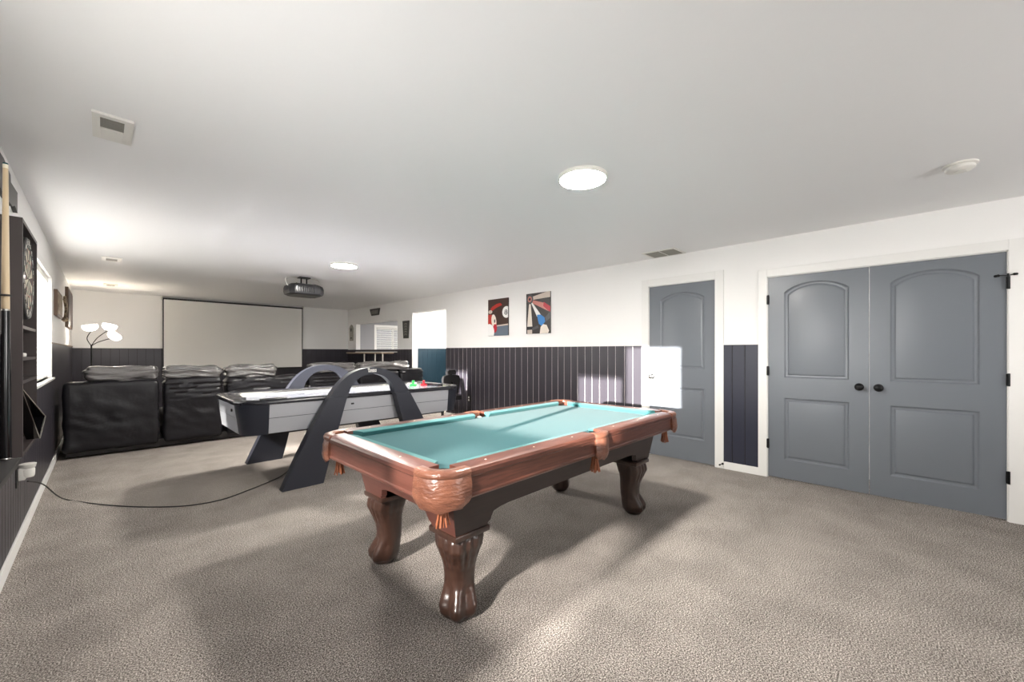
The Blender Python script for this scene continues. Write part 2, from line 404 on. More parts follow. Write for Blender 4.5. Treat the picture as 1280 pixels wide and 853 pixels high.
# doors -------------------------------------------------------------------
def panel_door(name, y0, y1, ztop, pan):
    """leaf in front of x = XR + 0.004; pan: list of (ya, yb, za, zb, arch)"""
    bm = B(); X = XR + 0.006
    z0 = 0.012
    def outline(ya, yb, za, zb, arch, off):
        ya, yb, za = ya + off, yb - off, za + off; pts = [(ya, za), (yb, za)]
        if arch:
            zc = zb - off; n = 20; half = (yb - ya) / 2; mid = (ya + yb) / 2
            for i in range(n + 1):
                t = i / n; y = yb + (ya - yb) * t; s = (y - mid) / half
                pts.append((y, zc + arch * (1 - s * s) ** 0.8 if abs(s) < 1 else zc))
        else: pts += [(yb, zb - off), (ya, zb - off)]
        return pts
    outer = [(y0, z0), (y1, z0), (y1, ztop), (y0, ztop)]
    holes = [outline(*p, 0) for p in pan]
    allp = outer + [q for h in holes for q in h]
    vs = [bm.verts.new((X, y, z)) for y, z in allp]
    for t in tessellate_polygon([[V((y, z, 0)) for y, z in outer]] + [[V((y, z, 0)) for y, z in h] for h in holes]):
        try: bm.faces.new([vs[i] for i in t])
        except ValueError: pass
    k = 4
    for p, h in zip(pan, holes):
        prev = vs[k:k + len(h)]; k += len(h)
        for off, dep in ((0.005, 0.006), (0.012, 0.011), (0.026, 0.012), (0.036, 0.004), (0.042, 0.003)):
            cur = [bm.verts.new((X + dep, y, z)) for y, z in outline(*p, off)]
            n = len(cur)
            for i in range(n): bm.faces.new((prev[i], prev[(i + 1) % n], cur[(i + 1) % n], cur[i]))
            prev = cur
        bm.faces.new(prev)
    bk = [bm.verts.new((X + 0.035, y, z)) for y, z in outer]
    for i in range(4): bm.faces.new((vs[i], vs[(i + 1) % 4], bk[(i + 1) % 4], bk[i]))
    bm.faces.new(bk)
    bmesh.ops.recalc_face_normals(bm, faces=bm.faces)
    return struct(name, bm, 'door', smooth=25)
def knob(parent, y, z, m='black_metal'):
    bm = B(); x = XR + 0.007
    lathe(bm, [(0.001, 0), (0.031, 0), (0.033, 0.004), (0.028, 0.009), (0.012, 0.012), (0.011, 0.03), (0.02, 0.036), (0.029, 0.046), (0.03, 0.056), (0.024, 0.066), (0.012, 0.071), (0.001, 0.072)], (x, y, z), (-1, 0, 0))
    obj('knob', bm, m, parent, 40)
def hinge(parent, y, z):
    bm = B(); box(bm, XR - 0.016, XR + 0.008, y - 0.004, y + 0.016 , z - 0.045, z + 0.045)
    cyl(bm, (XR - 0.016, y + 0.003, z - 0.048), (XR - 0.016, y + 0.003, z + 0.048), 0.0075, seg=10); obj('hinge', bm, 'black_metal', parent, 40)
g = 0.003
ym = 0.203
d = panel_door('door_1', ym + g, D2[1] - 0.007, D2[3] - 0.008, [(0.341, 0.837, 1.022, 1.876, 0.085), (0.341, 0.837, 0.2, 0.818, 0)])
knob(d, 0.271, 0.963)
for z in (1.81, 1.086, 0.346): hinge(d, D2[1] - 0.012, z)
d = panel_door('door_2', D2[0] + 0.007, ym - g, D2[3] - 0.008, [(-0.438, 0.067, 1.022, 1.876, 0.082), (-0.438, 0.067, 0.205, 0.814, 0)])
knob(d, 0.142, 0.963)
for z in (1.80, 1.069, 0.334): hinge(d, D2[0] - 0.004, z)
bm = B(); yy = D2[0] + 0.004
cyl(bm, (XR - 0.024, yy, 1.843), (XR - 0.024, yy, 1.868), 0.006); 
tube(bm, [(XR - 0.024, yy, 1.852), (XR - 0.05, yy + 0.03, 1.853), (XR - 0.058, yy + 0.055, 1.853)], 0.0035); cyl(bm, (XR - 0.052, yy + 0.05, 1.853), (XR - 0.03, yy + 0.062, 1.853), 0.010)
tube(bm, [(XR - 0.024, yy, 1.852), (XR - 0.03, yy - 0.03, 1.858)], 0.0035); cyl(bm, (XR - 0.034, yy - 0.028, 1.858), (XR - 0.018, yy - 0.042, 1.860), 0.009)
obj('hinge_stop', bm, 'black_metal', d, 40)
d = panel_door('door_3', D1[0] + 0.008, D1[1] - 0.008, D1[3] - 0.008, [(1.598, 2.112, 1.08, 1.906, 0.08), (1.598, 2.112, 0.267, 0.856, 0)])
knob(d, 2.215, 0.975, 'chrome')
bm = B(); lathe(bm, [(0.001, 0), (0.012, 0), (0.012, 0.006), (0.004, 0.01), (0.004, 0.06), (0.009, 0.062), (0.009, 0.075), (0.001, 0.077)], (XR - 0.013, 1.40, 0.052), (-1, 0.15, 0), 12)
tag(obj('door_stop', bm, 'black_metal', None, 40), 'small black door stop on the white baseboard between the grey doors', 'door stop')

# windows -----------------------------------------------------------------
def window(n, axis, a, out, u0, u1, z0, z1, halves, wall_t=0.16, sill=True, drop=None):
    """a: room face of the wall, out: outward sign; halves: list of (ua, ub, blind bottom or None, tilt)"""
    def bx(bm, ua, ub, d0, d1, za, zb, mi=0, bev=0):
        lo, hi = sorted((a + out * d0, a + out * d1))
        if axis == 'x': box(bm, lo, hi, ua, ub, za, zb, mi, bev)
        else: box(bm, ua, ub, lo, hi, za, zb, mi, bev)
    bm = B(); f = 0.045
    for (p, q, r, s) in ((u0, u1, z0, z0 + f), (u0, u1, z1 - f, z1), (u0, u0 + f, z0 + f, z1 - f), (u1 - f, u1, z0 + f, z1 - f)): bx(bm, p, q, wall_t - 0.07, wall_t - 0.02, r, s)
    m = (u0 + u1) / 2; bx(bm, m - 0.028, m + 0.028, wall_t - 0.075, wall_t - 0.02, z0 + f, z1 - f)
    for (p, q, r, s) in ((u0 - 0.07, u0, z0 - 0.0, z1 + 0.07), (u1, u1 + 0.07, z0 - 0.0, z1 + 0.07), (u0, u1, z1, z1 + 0.07)): bx(bm, p, q, -0.014, 0.0, r, s)
    wobj = struct('window_%d' % n, bm, 'trim')
    bm = B(); bx(bm, u0 + f, m - 0.028, wall_t - 0.047, wall_t - 0.043, z0 + f, z1 - f); bx(bm, m + 0.028, u1 - f, wall_t - 0.047, wall_t - 0.043, z0 + f, z1 - f)
    obj('glass_pane', bm, 'glass', wobj)
    bm = B(); bx(bm, u0 - 0.07, u1 + 0.07, -0.035, wall_t - 0.072, z0 - 0.022, z0 - 0.0, 0, 0.003); obj('window_sill', bm, 'trim', wobj)
    for (ua, ub, zb, tilt, label) in halves:
        cu = (ua + ub) / 2; base = V((a + out * 0.045, cu, zb)) if axis == 'x' else V((cu, a + out * 0.045, zb))
        t = thing('window_blind', label, 'blind', base)
        bm = B(); bx(bm, ua, ub, 0.012, 0.075, z1 - 0.055, z1 - 0.004, 0, 0.003); obj('headrail', bm, 'blind', t)
        bm = B(); z = z1 - 0.08; st = 0.042; sw = 0.024
        while z > zb + 0.03:
            dz = sw * math.sin(tilt); dd = sw * math.cos(tilt)
            def P(u, s, o):
                q = (a + out * (0.045 + s * dd), z + s * dz + o)
                return (q[0], u, q[1]) if axis == 'x' else (u, q[0], q[1])
            A = [[bm.verts.new(P(u, s, o + 0.0025 * (1 - s * s))) for s in (-1, -0.4, 0.4, 1)] for u in (ua + 0.006, ub - 0.006) for o in (0, 0.0016)]
            for (i, j) in ((0, 2), (1, 3)):
                for k in range(3): bm.faces.new((A[i][k], A[i][k + 1], A[j][k + 1], A[j][k]))
            z -= st
        # slats bunched at the bottom when the blind is pulled up are not modelled twice: the bottom bar follows
        if bm.verts: obj('slats', bm, 'blind', t)
        bm = B(); bx(bm, ua + 0.004, ub - 0.004, 0.022, 0.068, zb, zb + 0.02, 0, 0.003); obj('bottom_bar', bm, 'blind', t)
        for u in (ua + 0.12, ub - 0.12):
            bm = B(); bx(bm, u - 0.001, u + 0.001, 0.044, 0.046, zb + 0.01, z1 - 0.02); obj('lift_cord', bm, 'blind', t)
    return wobj
mB = (WB[0] + WB[1]) / 2; mA = (WA[0] + WA[1]) / 2
window(1, 'x', XL, -1, *WA, [(mA + 0.02, WA[1] - 0.01, 1.55, -1.25, 'white blind pulled halfway up beside the pool table')])
window(2, 'x', XL, -1, *WB, [(mB + 0.0, WB[1] - 0.01, WB[2] + 0.005, -1.2, 'white slatted blind fully lowered over the left window behind the dartboard'), (WB[0] + 0.01, mB - 0.005, 1.52, -1.25, 'white blind pulled halfway up beside the dartboard cabinet')])
window(3, 'y', YF, 1, 5.60, 6.75, 1.15, 2.0, [(5.62, 6.73, 1.16, 0.35, 'white slatted blind seen through the wall opening')], wall_t=0.15)
bm = B(); box(bm, 5.2, 7.2, YF + 0.75, YF + 0.85, 0.3, 2.9); box(bm, 5.2, 5.3, YF + 0.15, YF + 0.75, 0.3, 2.9); box(bm, 7.1, 7.2, YF + 0.15, YF + 0.75, 0.3, 2.9); struct('wall_light_blocker', bm, 'grey_wall')  # wall added outside to darken the gaps between the slats
window(4, 'y', YB, -1, WBK_FILL[0], WBK_FILL[1], WBK_FILL[2], WBK_FILL[3], [], wall_t=0.15)  # unseen back window, added to fill the room with light
portal(XL - 0.17, mA, 1.5, WA[1] - WA[0], 1.0, (1, 0, 0)); portal(XL - 0.17, mB, 1.5, WB[1] - WB[0], 1.1, (1, 0, 0))
portal(6.17, YF + 0.16, 1.57, 1.15, 0.85, (0, -1, 0)); portal(2.35, YB - 0.16, 1.5, 2.3, 1.15, (0, 1, 0))

# ---------------------------------------------------------------- pool table
X0, X1, Y0, Y1 = 0.91, 3.28, 1.29, 2.51
ZT, ZB = 0.795, 0.757
XM = (X0 + X1) / 2
pool = thing('pool_table', 'carved mahogany pool table with teal cloth and claw feet on the beige carpet', 'pool table', ((X0 + X1) / 2, (Y0 + Y1) / 2, 0))
def side_fn(side):
    """(along, inset, z) -> world"""
    return {'near': lambda u, d, z: (u, Y0 + d, z), 'far': lambda u, d, z: (u, Y1 - d, z),
            'left': lambda u, d, z: (X0 + d, u, z), 'right': lambda u, d, z: (X1 - d, u, z)}[side]
RP = [(0.006, 0.664), (0.0, 0.672), (0.0, 0.680), (0.005, 0.685), (0.005, 0.752), (-0.002, 0.760), (-0.003, 0.778), (0.004, 0.790), (0.016, ZT), (0.098, ZT), (0.098, 0.742), (0.03, 0.742), (0.03, 0.664)]
CP = [(0.098, ZT - 0.001), (0.126, ZT - 0.004), (0.143, ZT - 0.007), (0.147, ZT - 0.012), (0.132, ZB + 0.001), (0.098, ZB + 0.001)]
def rail(side, a, b, kind):
    f = side_fn(side); bm = B()
    ring_skin(bm, [[f(a, d_, z) for d_, z in RP], [f(b, d_, z) for d_, z in RP]])
    L = b - a; n = 3
    for k in range(n):
        u = a + L * (k + 0.5) / n if kind != 'end' else a + L * (k + 1) / (n + 1)
        p0 = f(u, 0.052, ZT - 0.001); lathe(bm, [(0.001, 0), (0.0055, 0), (0.005, 0.0016), (0.001, 0.0018)], p0, seg=12, mi=1)
    obj('rail', bm, ['wood' if side in ('near', 'far') else 'woody', 'ivory'], pool, 30)
def cushion(side, a, b, ka, kb):
    f = side_fn(side); bm = B()
    ring_skin(bm, [[f(a + (d_ - 0.098) * ka, d_, z) for d_, z in CP], [f(b - (d_ - 0.098) * kb, d_, z) for d_, z in CP]])
    obj('cushion', bm, 'felt_rail', pool, 40)
for s in ('near', 'far'):
    rail(s, X0 + 0.13, XM - 0.062, 's'); rail(s, XM + 0.062, X1 - 0.13, 's')
    cushion(s, X0 + 0.165, XM - 0.06, 0.9, 0.35); cushion(s, XM + 0.06, X1 - 0.165, 0.35, 0.9)
for s in ('left', 'right'):
    rail(s, Y0 + 0.13, Y1 - 0.13, 'end'); cushion(s, Y0 + 0.165, Y1 - 0.165, 0.9, 0.9)
# bed with pocket notches
a0 = 0.10
def arcpts(cx, cy, r, s, e, n=10): return [(cx + r * math.cos(s + (e - s) * i / n), cy + r * math.sin(s + (e - s) * i / n)) for i in range(n + 1)]
al = math.asin(0.02 / 0.07); be = math.asin(0.04 / 0.062)
bed = []
bed += arcpts(X0 + 0.12, Y0 + 0.12, 0.07, PI / 2 + al, -al)
bed += arcpts(XM, Y0 + 0.06, 0.062, PI - be, be)
bed += arcpts(X1 - 0.12, Y0 + 0.12, 0.07, PI + al, PI / 2 - al)
bed += arcpts(X1 - 0.12, Y1 - 0.12, 0.07, 1.5 * PI + al, PI - al)
bed += arcpts(XM, Y1 - 0.06, 0.062, -be, -PI + be)
bed += arcpts(X0 + 0.12, Y1 - 0.12, 0.07, al, -PI / 2 - al)
bm = B(); prism(bm, bed, lambda u, v, a: (u, v, a), ZB - 0.03, ZB); obj('bed', bm, 'felt', pool)
bm = B(); box(bm, X0 + 0.2, X1 - 0.2, Y0 + 0.19, Y1 - 0.19, 0.60, 0.666); obj('slate', bm, 'dark', pool)
bm = B(); box(bm, X0 + 0.03, X1 - 0.03, Y0 + 0.03, Y1 - 0.03, 0.666, 0.69); obj('underframe', bm, 'cabinet', pool)
# corner pockets
def corner_path(sx, sy):
    """points + outward normals around the table corner (sx, sy = -1/+1)"""
    cx = X0 + 0.12 if sx < 0 else X1 - 0.12; cy = Y0 + 0.12 if sy < 0 else Y1 - 0.12
    out = []
    for k in range(4): out.append((V((cx + sx * 0.12, cy - sy * (0.045 - 0.015 * k), 0)), V((sx, 0, 0))))
    for k in range(17):
        t = PI / 2 * k / 16; n = V((sx * math.cos(t), sy * math.sin(t), 0)); out.append((V((cx, cy, 0)) + n * 0.12, n))
    for k in range(4): out.append((V((cx - sx * 0.015 * k, cy + sy * 0.12, 0)), V((0, sy, 0))))
    return out, V((cx, cy, 0))
def pocket(path, cen, rr, belly=1.0, low=0.632):
    bm = B(); n = len(path); rings = []
    for i, (p, nn) in enumerate(path):
        t = i / (n - 1); e = math.sin(PI * t) ** 0.6
        zl = low + 0.028 * (1 - e) + 0.004 * math.cos(t * PI * 6)
        prof = [(-0.05, 0.66), (-0.05, ZT - 0.004), (-0.042, ZT + 0.002), (-0.012, ZT + 0.003), (0.004, ZT - 0.002), (0.010, ZT - 0.012), (0.010, ZT - 0.022), (0.004, ZT - 0.030),
                (0.006, ZT - 0.034), (0.012 * belly, 0.735), (0.016 * belly, 0.71), (0.019 * belly, 0.685), (0.013 * belly, zl + 0.015), (0.004, zl), (-0.010, zl + 0.004), (-0.02, 0.67)]
        r = []
        for d_, z in prof:
            dd = d_ * (0.55 + 0.45 * e) if d_ > 0 else d_
            r.append(V((p.x, p.y, 0)) + nn * (dd + 0.0015) + V((0, 0, z)))
        rings.append(r)
    ring_skin(bm, rings)
    for v in bm.verts:
        if v.co.z < ZT - 0.04 and v.co.z > 0.62:
            v.co += (v.co - V((cen.x, cen.y, v.co.z))).normalized() * 0.004 * noise.noise(v.co * 32)
    o = obj('pocket', bm, 'leather', pool, 50)
    bm = B(); lathe(bm, [(rr, ZB - 0.002), (rr - 0.004, 0.70), (rr - 0.015, 0.66), (0.02, 0.645), (0.001, 0.644)], cen, seg=20)
    obj('pocket_cup', bm, 'dark', o)
    # fringe
    mid = path[n // 2]; base = V((cen.x, cen.y, 0)) + mid[1] * (0.045 if rr > 0.06 else 0.015)
    bm = B()
    for k in range(15):
        a = 2 * PI * k / 15; rad = 0.012 + 0.008 * (k % 2); L = 0.085 + random.uniform(-0.008, 0.006)
        q = [base + V((rad * math.cos(a) * m_, rad * math.sin(a) * m_, z)) for m_, z in ((0.7, low + 0.03), (0.8, low - 0.005), (1.1, low - L * 0.6), (1.5, low - L))]
        tube(bm, q, [0.004, 0.0045, 0.004, 0.0035], 6)
    cyl(bm, base + V((0, 0, low - 0.012)), base + V((0, 0, low - 0.004)), 0.015, seg=14)
    obj('fringe', bm, 'fringe', o, 40)
for sx in (-1, 1):
    for sy in (-1, 1):
        pth, cen = corner_path(sx, sy); pocket(pth, cen, 0.07)
for sy in (-1, 1):
    yy = Y0 if sy < 0 else Y1; pth = []
    for k in range(17):
        t = k / 16; u = -0.066 + 0.132 * t; b_ = 0.014 * math.sin(PI * t)
        pth.append((V((XM + u, yy + sy * b_, 0)), V((0.25 * (2 * t - 1) , sy, 0)).normalized()))
    pocket(pth, V((XM, yy - sy * 0.06, 0)), 0.058, 0.9, 0.635)
# cabinet: four lobed panels on a frustum
def frus(u, z, side, dep=0.0):
    t = (0.67 - z) / 0.24; ix = 0.165 + 0.05 * t + dep; iy = 0.13 + 0.035 * t + dep
    xa, xb, ya, yb = X0 + ix, X1 - ix, Y0 + iy, Y1 - iy
    if side == 'near': return (xa + (xb - xa) * u, ya, z)
    if side == 'far': return (xa + (xb - xa) * u, yb, z)
    if side == 'left': return (xa, ya + (yb - ya) * u, z)
    return (xb, ya + (yb - ya) * u, z)
def lobe(L):
    k = 0.20 / L; c = 0.045 / L
    p = [(0, 0.745), (0, 0.43), (k, 0.43), (k + c * 0.15, 0.445), (k + c * 0.5, 0.452), (k + c * 0.7, 0.47), (k + c, 0.492), (k + c * 2, 0.503), (k + c * 3.5, 0.508)]
    return p + [(1 - u, z) for u, z in reversed(p)]
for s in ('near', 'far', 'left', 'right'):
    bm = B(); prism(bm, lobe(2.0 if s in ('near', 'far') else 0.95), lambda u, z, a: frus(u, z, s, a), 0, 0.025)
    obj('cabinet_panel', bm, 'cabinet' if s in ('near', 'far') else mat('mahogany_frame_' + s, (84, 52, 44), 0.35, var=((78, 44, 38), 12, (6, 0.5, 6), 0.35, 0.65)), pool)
# legs
def leg(cx, cy, sx, sy):
    bm = B(); box(bm, cx - 0.108, cx + 0.108, cy - 0.108, cy + 0.108, 0.402, 0.432, bev=0.008); obj('leg_cap', bm, 'leg', pool, 30)
    bm = B(); dg = V((sx, sy, 0)).normalized(); base_a = math.atan2(dg.y, dg.x)
    pr = [(0.405, 0.096, 0.0, 5), (0.385, 0.099, 0.006, 4.5), (0.35, 0.097, 0.012, 4), (0.31, 0.086, 0.010, 3.5), (0.27, 0.078, 0.004, 3), (0.23, 0.073, -0.002, 2.8), (0.19, 0.071, -0.004, 2.6), (0.155, 0.071, -0.002, 2.6),
          (0.125, 0.074, 0.006, 2.6), (0.095, 0.081, 0.016, 2.6), (0.065, 0.086, 0.024, 2.5), (0.04, 0.084, 0.027, 2.4), (0.018, 0.070, 0.028, 2.2), (0.004, 0.056, 0.026, 2), (0.0, 0.048, 0.026, 2)]
    def interp(z):
        for (a, b) in zip(pr, pr[1:]):
            if b[0] <= z <= a[0]:
                t = (a[0] - z) / (a[0] - b[0]); t2 = t * t * (3 - 2 * t) * 0.5 + t * 0.5; return [a[i] + (b[i] - a[i]) * t2 for i in range(4)]
        return list(pr[-1])
    rings = []; N = 72; NZ = 64
    for k in range(NZ + 1):
        z = 0.405 * (1 - k / NZ); _, r, off, pw = interp(z); ring = []
        for i in range(N):
            a = 2 * PI * i / N; ca, sa = math.cos(a), math.sin(a)
            rr = r / ((abs(ca) ** pw + abs(sa) ** pw) ** (1 / pw)) * 0.97
            rel = (a - base_a + PI) % (2 * PI) - PI; front = max(0, math.cos(rel * 0.55))
            if z > 0.23:   # carved leaf flutes, longer towards the outer corner
                wl = min(1, (z - 0.23 - 0.05 * (1 - front)) / 0.06); wl = max(0, wl) * min(1, (0.403 - z) / 0.012)
                rr += 0.0055 * wl * front * (abs(math.sin(rel * 7)) * 2 - 1) 
                rr += 0.008 * math.exp(-(rel / 0.22) ** 2 - ((z - 0.34) / 0.035) ** 2)
            if z < 0.17:   # toes
                wl = min(1, (0.17 - z) / 0.05) * min(1, z / 0.02)
                rr += 0.010 * wl * front * (math.cos(rel * 5.2))
                rr += 0.004 * wl * front * math.exp(-((z - 0.075) / 0.014) ** 2) * max(0, math.cos(rel * 5.2))
            ring.append(V((cx + ca * rr, cy + sa * rr, z)) + dg * off)
        rings.append(ring)
    ring_skin(bm, rings); obj('leg', bm, 'leg', pool, 60)
for (cx, cy, sx, sy) in ((1.225, 1.555, -1, -1), (1.225, 2.25, -1, 1), (2.935, 1.545, 1, -1), (2.945, 2.245, 1, 1)): leg(cx, cy, sx, sy)
bm = B(); bmesh.ops.create_uvsphere(bm, u_segments=24, v_segments=16, radius=0.0285); bm.transform(Matrix.Translation((XM + 0.018, Y1 - 0.085, 0.735)))
tag(obj('billiard_ball', bm, 'ball', None, 60), 'white billiard ball sitting in the far side pocket of the pool table', 'ball')

# ---------------------------------------------------------------- air hockey table
HX0, HX1, HY0, HY1 = 0.83, 3.33, 4.135, 5.30
hk = thing('air_hockey_table', 'grey air hockey table with white playfield and two black arches', 'air hockey table', (2.05, 4.72, 0))
def chamf(i, cx_=0.24, cy_=0.22, n=8):
    """plan outline with rounded corners, inset i"""
    pts = []
    for (px, py, s, e) in ((HX0 + cx_, HY0 + cy_, PI, 1.5 * PI), (HX1 - cx_, HY0 + cy_, 1.5 * PI, 2 * PI), (HX1 - cx_, HY1 - cy_, 0, PI / 2), (HX0 + cx_, HY1 - cy_, PI / 2, PI)):
        for k in range(n + 1):
            a = s + (e - s) * k / n; pts.append((px + (cx_ - i) * math.cos(a), py + (cy_ - i) * math.sin(a)))
    return pts
zt, zb = 0.80, 0.525
def tap(z): return 0.012 + (zt - z) * 0.10
def apron(name, m, pts):   # strip between plan points
    bm = B(); rings = []
    for f_ in pts: rings.append([V((f_(z, 0)[0], f_(z, 0)[1], z)) for z in (zt, 0.668, 0.664, 0.660, zb)] + [V((f_(z, 0.02)[0], f_(z, 0.02)[1], z)) for z in (zb, zt)])
    vr = ring_skin(bm, rings)
    o = obj(name, bm, m, hk, 30); return o
def panel(name, pA, pB, nrm):
    bm = B(); pA, pB, nrm = V(pA), V(pB), V(nrm)
    def P(p, z, d_=0.0): return p - nrm * (tap(z) + d_) + V((0, 0, z))
    for (za, zc, dd, mi) in ((zt, 0.669, 0, 0), (0.6695, 0.6635, 0.004, 1), (0.664, zb, 0, 0)):
        ring_skin(bm, [[P(p, za, dd), P(p, zc, dd), P(p, zc, 0.02), P(p, za, 0.02)] for p in (pA, pB)], mi=mi)
    return obj(name, bm, ['hgrey', 'hline'], hk)
panel('side_panel', (HX0 + 0.24, HY0, 0), (HX1 - 0.24, HY0, 0), (0, -1, 0)); panel('side_panel', (HX0 + 0.24, HY1, 0), (HX1 - 0.24, HY1, 0), (0, 1, 0))
panel('end_panel', (HX0, HY0 + 0.22, 0), (HX0, HY1 - 0.22, 0), (-1, 0, 0)); panel('end_panel', (HX1, HY0 + 0.22, 0), (HX1, HY1 - 0.22, 0), (1, 0, 0))
for (sx, sy) in ((-1, -1), (1, -1), (-1, 1), (1, 1)):
    bm = B(); rings = []
    cx_ = (HX0 + 0.24) if sx < 0 else (HX1 - 0.24); cy_ = (HY0 + 0.22) if sy < 0 else (HY1 - 0.22)
    for k in range(13):
        a = PI / 2 * k / 12 ; ca, sa = math.cos(a) ** 0.8, math.sin(a) ** 0.8 if k else 0
        if k == 12: ca = 0
        rings.append([V((cx_ + sx * (0.246 - tap(z) - d_) * ca, cy_ + sy * (0.226 - tap(z) - d_) * sa, z)) for z, d_ in ((zt, 0), (0.66, 0.006), (zb - 0.008, 0.012), (zb - 0.008, 0.04), (zt, 0.04))])
    ring_skin(bm, rings); obj('corner_bumper', bm, 'hcorner', hk, 50)
def loop_ring(bm, offs):  # offs: list of (inset, z)
    rings = [[V((x, y, z)) for x, y in chamf(i)] for i, z in offs]; rings.append(rings[0]); ring_skin(bm, rings, cap=False)
bm = B(); loop_ring(bm, [(-0.004, 0.798), (-0.008, 0.808), (-0.006, 0.828), (0.004, 0.838), (0.07, 0.838), (0.078, 0.832), (0.078, 0.798)]); bmesh.ops.remove_doubles(bm, verts=bm.verts, dist=1e-5); obj('top_rail', bm, 'hrail', hk, 40)
bm = B(); loop_ring(bm, [(0.079, 0.80), (0.079, 0.828), (0.098, 0.828), (0.102, 0.80)]); obj('playfield_border', bm, 'chrome', hk, 40)
bm = B(); prism(bm, chamf(0.08), lambda u, v, a: (u, v, a), 0.785, 0.806)
obj('playfield', bm, 'hsurf', hk)
bm = B(); box(bm, HX0 + 0.25, HX1 - 0.25, HY0 + 0.1, HY1 - 0.1, 0.50, 0.785); box(bm, HX0 + 0.06, HX0 + 0.25, HY0 + 0.25, HY1 - 0.25, 0.54, 0.785); box(bm, HX1 - 0.25, HX1 - 0.06, HY0 + 0.25, HY1 - 0.25, 0.54, 0.785); obj('underside_box', bm, 'black', hk)
for sx in (-1, 1):   # goal boxes
    x = HX0 + 0.09 if sx < 0 else HX1 - 0.09; bm = B(); rbox(bm, x - 0.05, x + 0.05, 4.52, 4.92, 0.808, 0.845, 0.01, (3, 3, 3)); obj('goal', bm, 'hrail', hk, 40)
bm = B(); rbox(bm, 1.0, 1.22, HY0 + 0.008, HY0 + 0.07, 0.835, 0.852, 0.008, (3, 3, 3)); obj('cup_ledge', bm, 'gloss_black', hk, 40)
bm = B(); box(bm, 1.83, 1.86, HY0 + 0.008, HY0 + 0.03, 0.725, 0.742, bev=0.003); obj('switch', bm, 'black', hk)
bm = B(); lathe(bm, [(0.001, 0), (0.014, 0), (0.014, 0.01), (0.001, 0.012)], (HX0 + 0.015, 4.47, 0.735), (-1, 0, 0), 14); obj('socket', bm, 'black', hk, 40)
def arch_poly():
    o = [(-0.868, 0.0), (-0.734, 0.300), (-0.602, 0.559), (-0.470, 0.790), (-0.444, 0.831), (-0.36, 0.950), (-0.253, 1.043), (-0.13, 1.096), (0, 1.113)]
    i = [(-0.504, 0.0), (-0.452, 0.20), (-0.43, 0.30), (-0.350, 0.545), (-0.278, 0.80), (-0.262, 0.831), (-0.225, 0.925), (-0.145, 1.005), (-0.06, 1.038), (0, 1.046)]
    return o, i
oo, ii = arch_poly()
for (ya, lab) in ((4.035, 'front'), (5.315, 'back')):
    yb2 = ya + 0.09
    up_o = oo[4:] + [(-x, z) for x, z in reversed(oo[4:-1])]; up_i = ii[5:] + [(-x, z) for x, z in reversed(ii[5:-1])]
    def ev(p, n=8): return [(q.x, q.y) for q in smoothpath([(x, z, 0) for x, z in p], n)]
    uo, ui = ev(up_o), ev(up_i)
    bm = B(); prism(bm, uo + ui[::-1], lambda u, v, a: (2.01 + u, a, v), ya, yb2)
    ar = obj('arch', bm, 'hblack', hk, 30)
    if lab == 'front':
        bm = B()
        marks = [(-0.043, 0.026, 0.022, 0.012), (-0.043, 0.0, 0.006, 0.03), (-0.027, 0.0, 0.006, 0.03), (-0.035, -0.012, 0.018, 0.006)]
        for k in range(3):
            u = -0.010 + k * 0.022
            marks += [(u - 0.006, 0, 0.005, 0.032), (u + 0.006, 0, 0.005, 0.032), (u, 0.013, 0.012, 0.006), (u, -0.004 - 0.004 * k, 0.012, 0.005)]
        for (u, v_, w_, h_) in marks: box(bm, 2.01 + u - w_ / 2, 2.01 + u + w_ / 2, ya - 0.002, ya + 0.001, 1.079 + v_ * 0.8 - h_ / 2, 1.079 + v_ * 0.8 + h_ / 2)
        obj('badge', bm, 'plastic_white', ar)
    for s in (-1, 1):
        lo = oo[:5] + ii[:6][::-1]
        bm = B(); prism(bm, [(s * x, z - 0.0015 if z > 0.83 else z) for x, z in lo], lambda u, v, a: (2.01 + u, a, v), ya - 0.003, yb2 + 0.002); obj('arch_leg', bm, 'hblack', hk, 30)
def mallet(x, y, m, label):
    t = thing('air_hockey_striker', label, 'air hockey striker', (x, y, 0.8068), 'strikers on the air hockey table')
    bm = B(); lathe(bm, [(0.001, 0), (0.047, 0), (0.05, 0.006), (0.048, 0.022), (0.036, 0.026), (0.028, 0.02), (0.001, 0.02)], (x, y, 0.8068), seg=28); obj('disc', bm, m, t, 40)
    bm = B(); lathe(bm, [(0.017, 0.02), (0.014, 0.045), (0.02, 0.062), (0.016, 0.074), (0.001, 0.077)], (x, y, 0.8068), seg=20); obj('handle', bm, m, t, 40)
mallet(3.02, 4.86, 'green', 'green plastic striker lying on the white playfield'); mallet(3.13, 4.77, 'red', 'red plastic striker lying on the white playfield')
mallet(2.86, 4.98, 'plastic_white', 'white plastic striker left of the green one on the playfield')

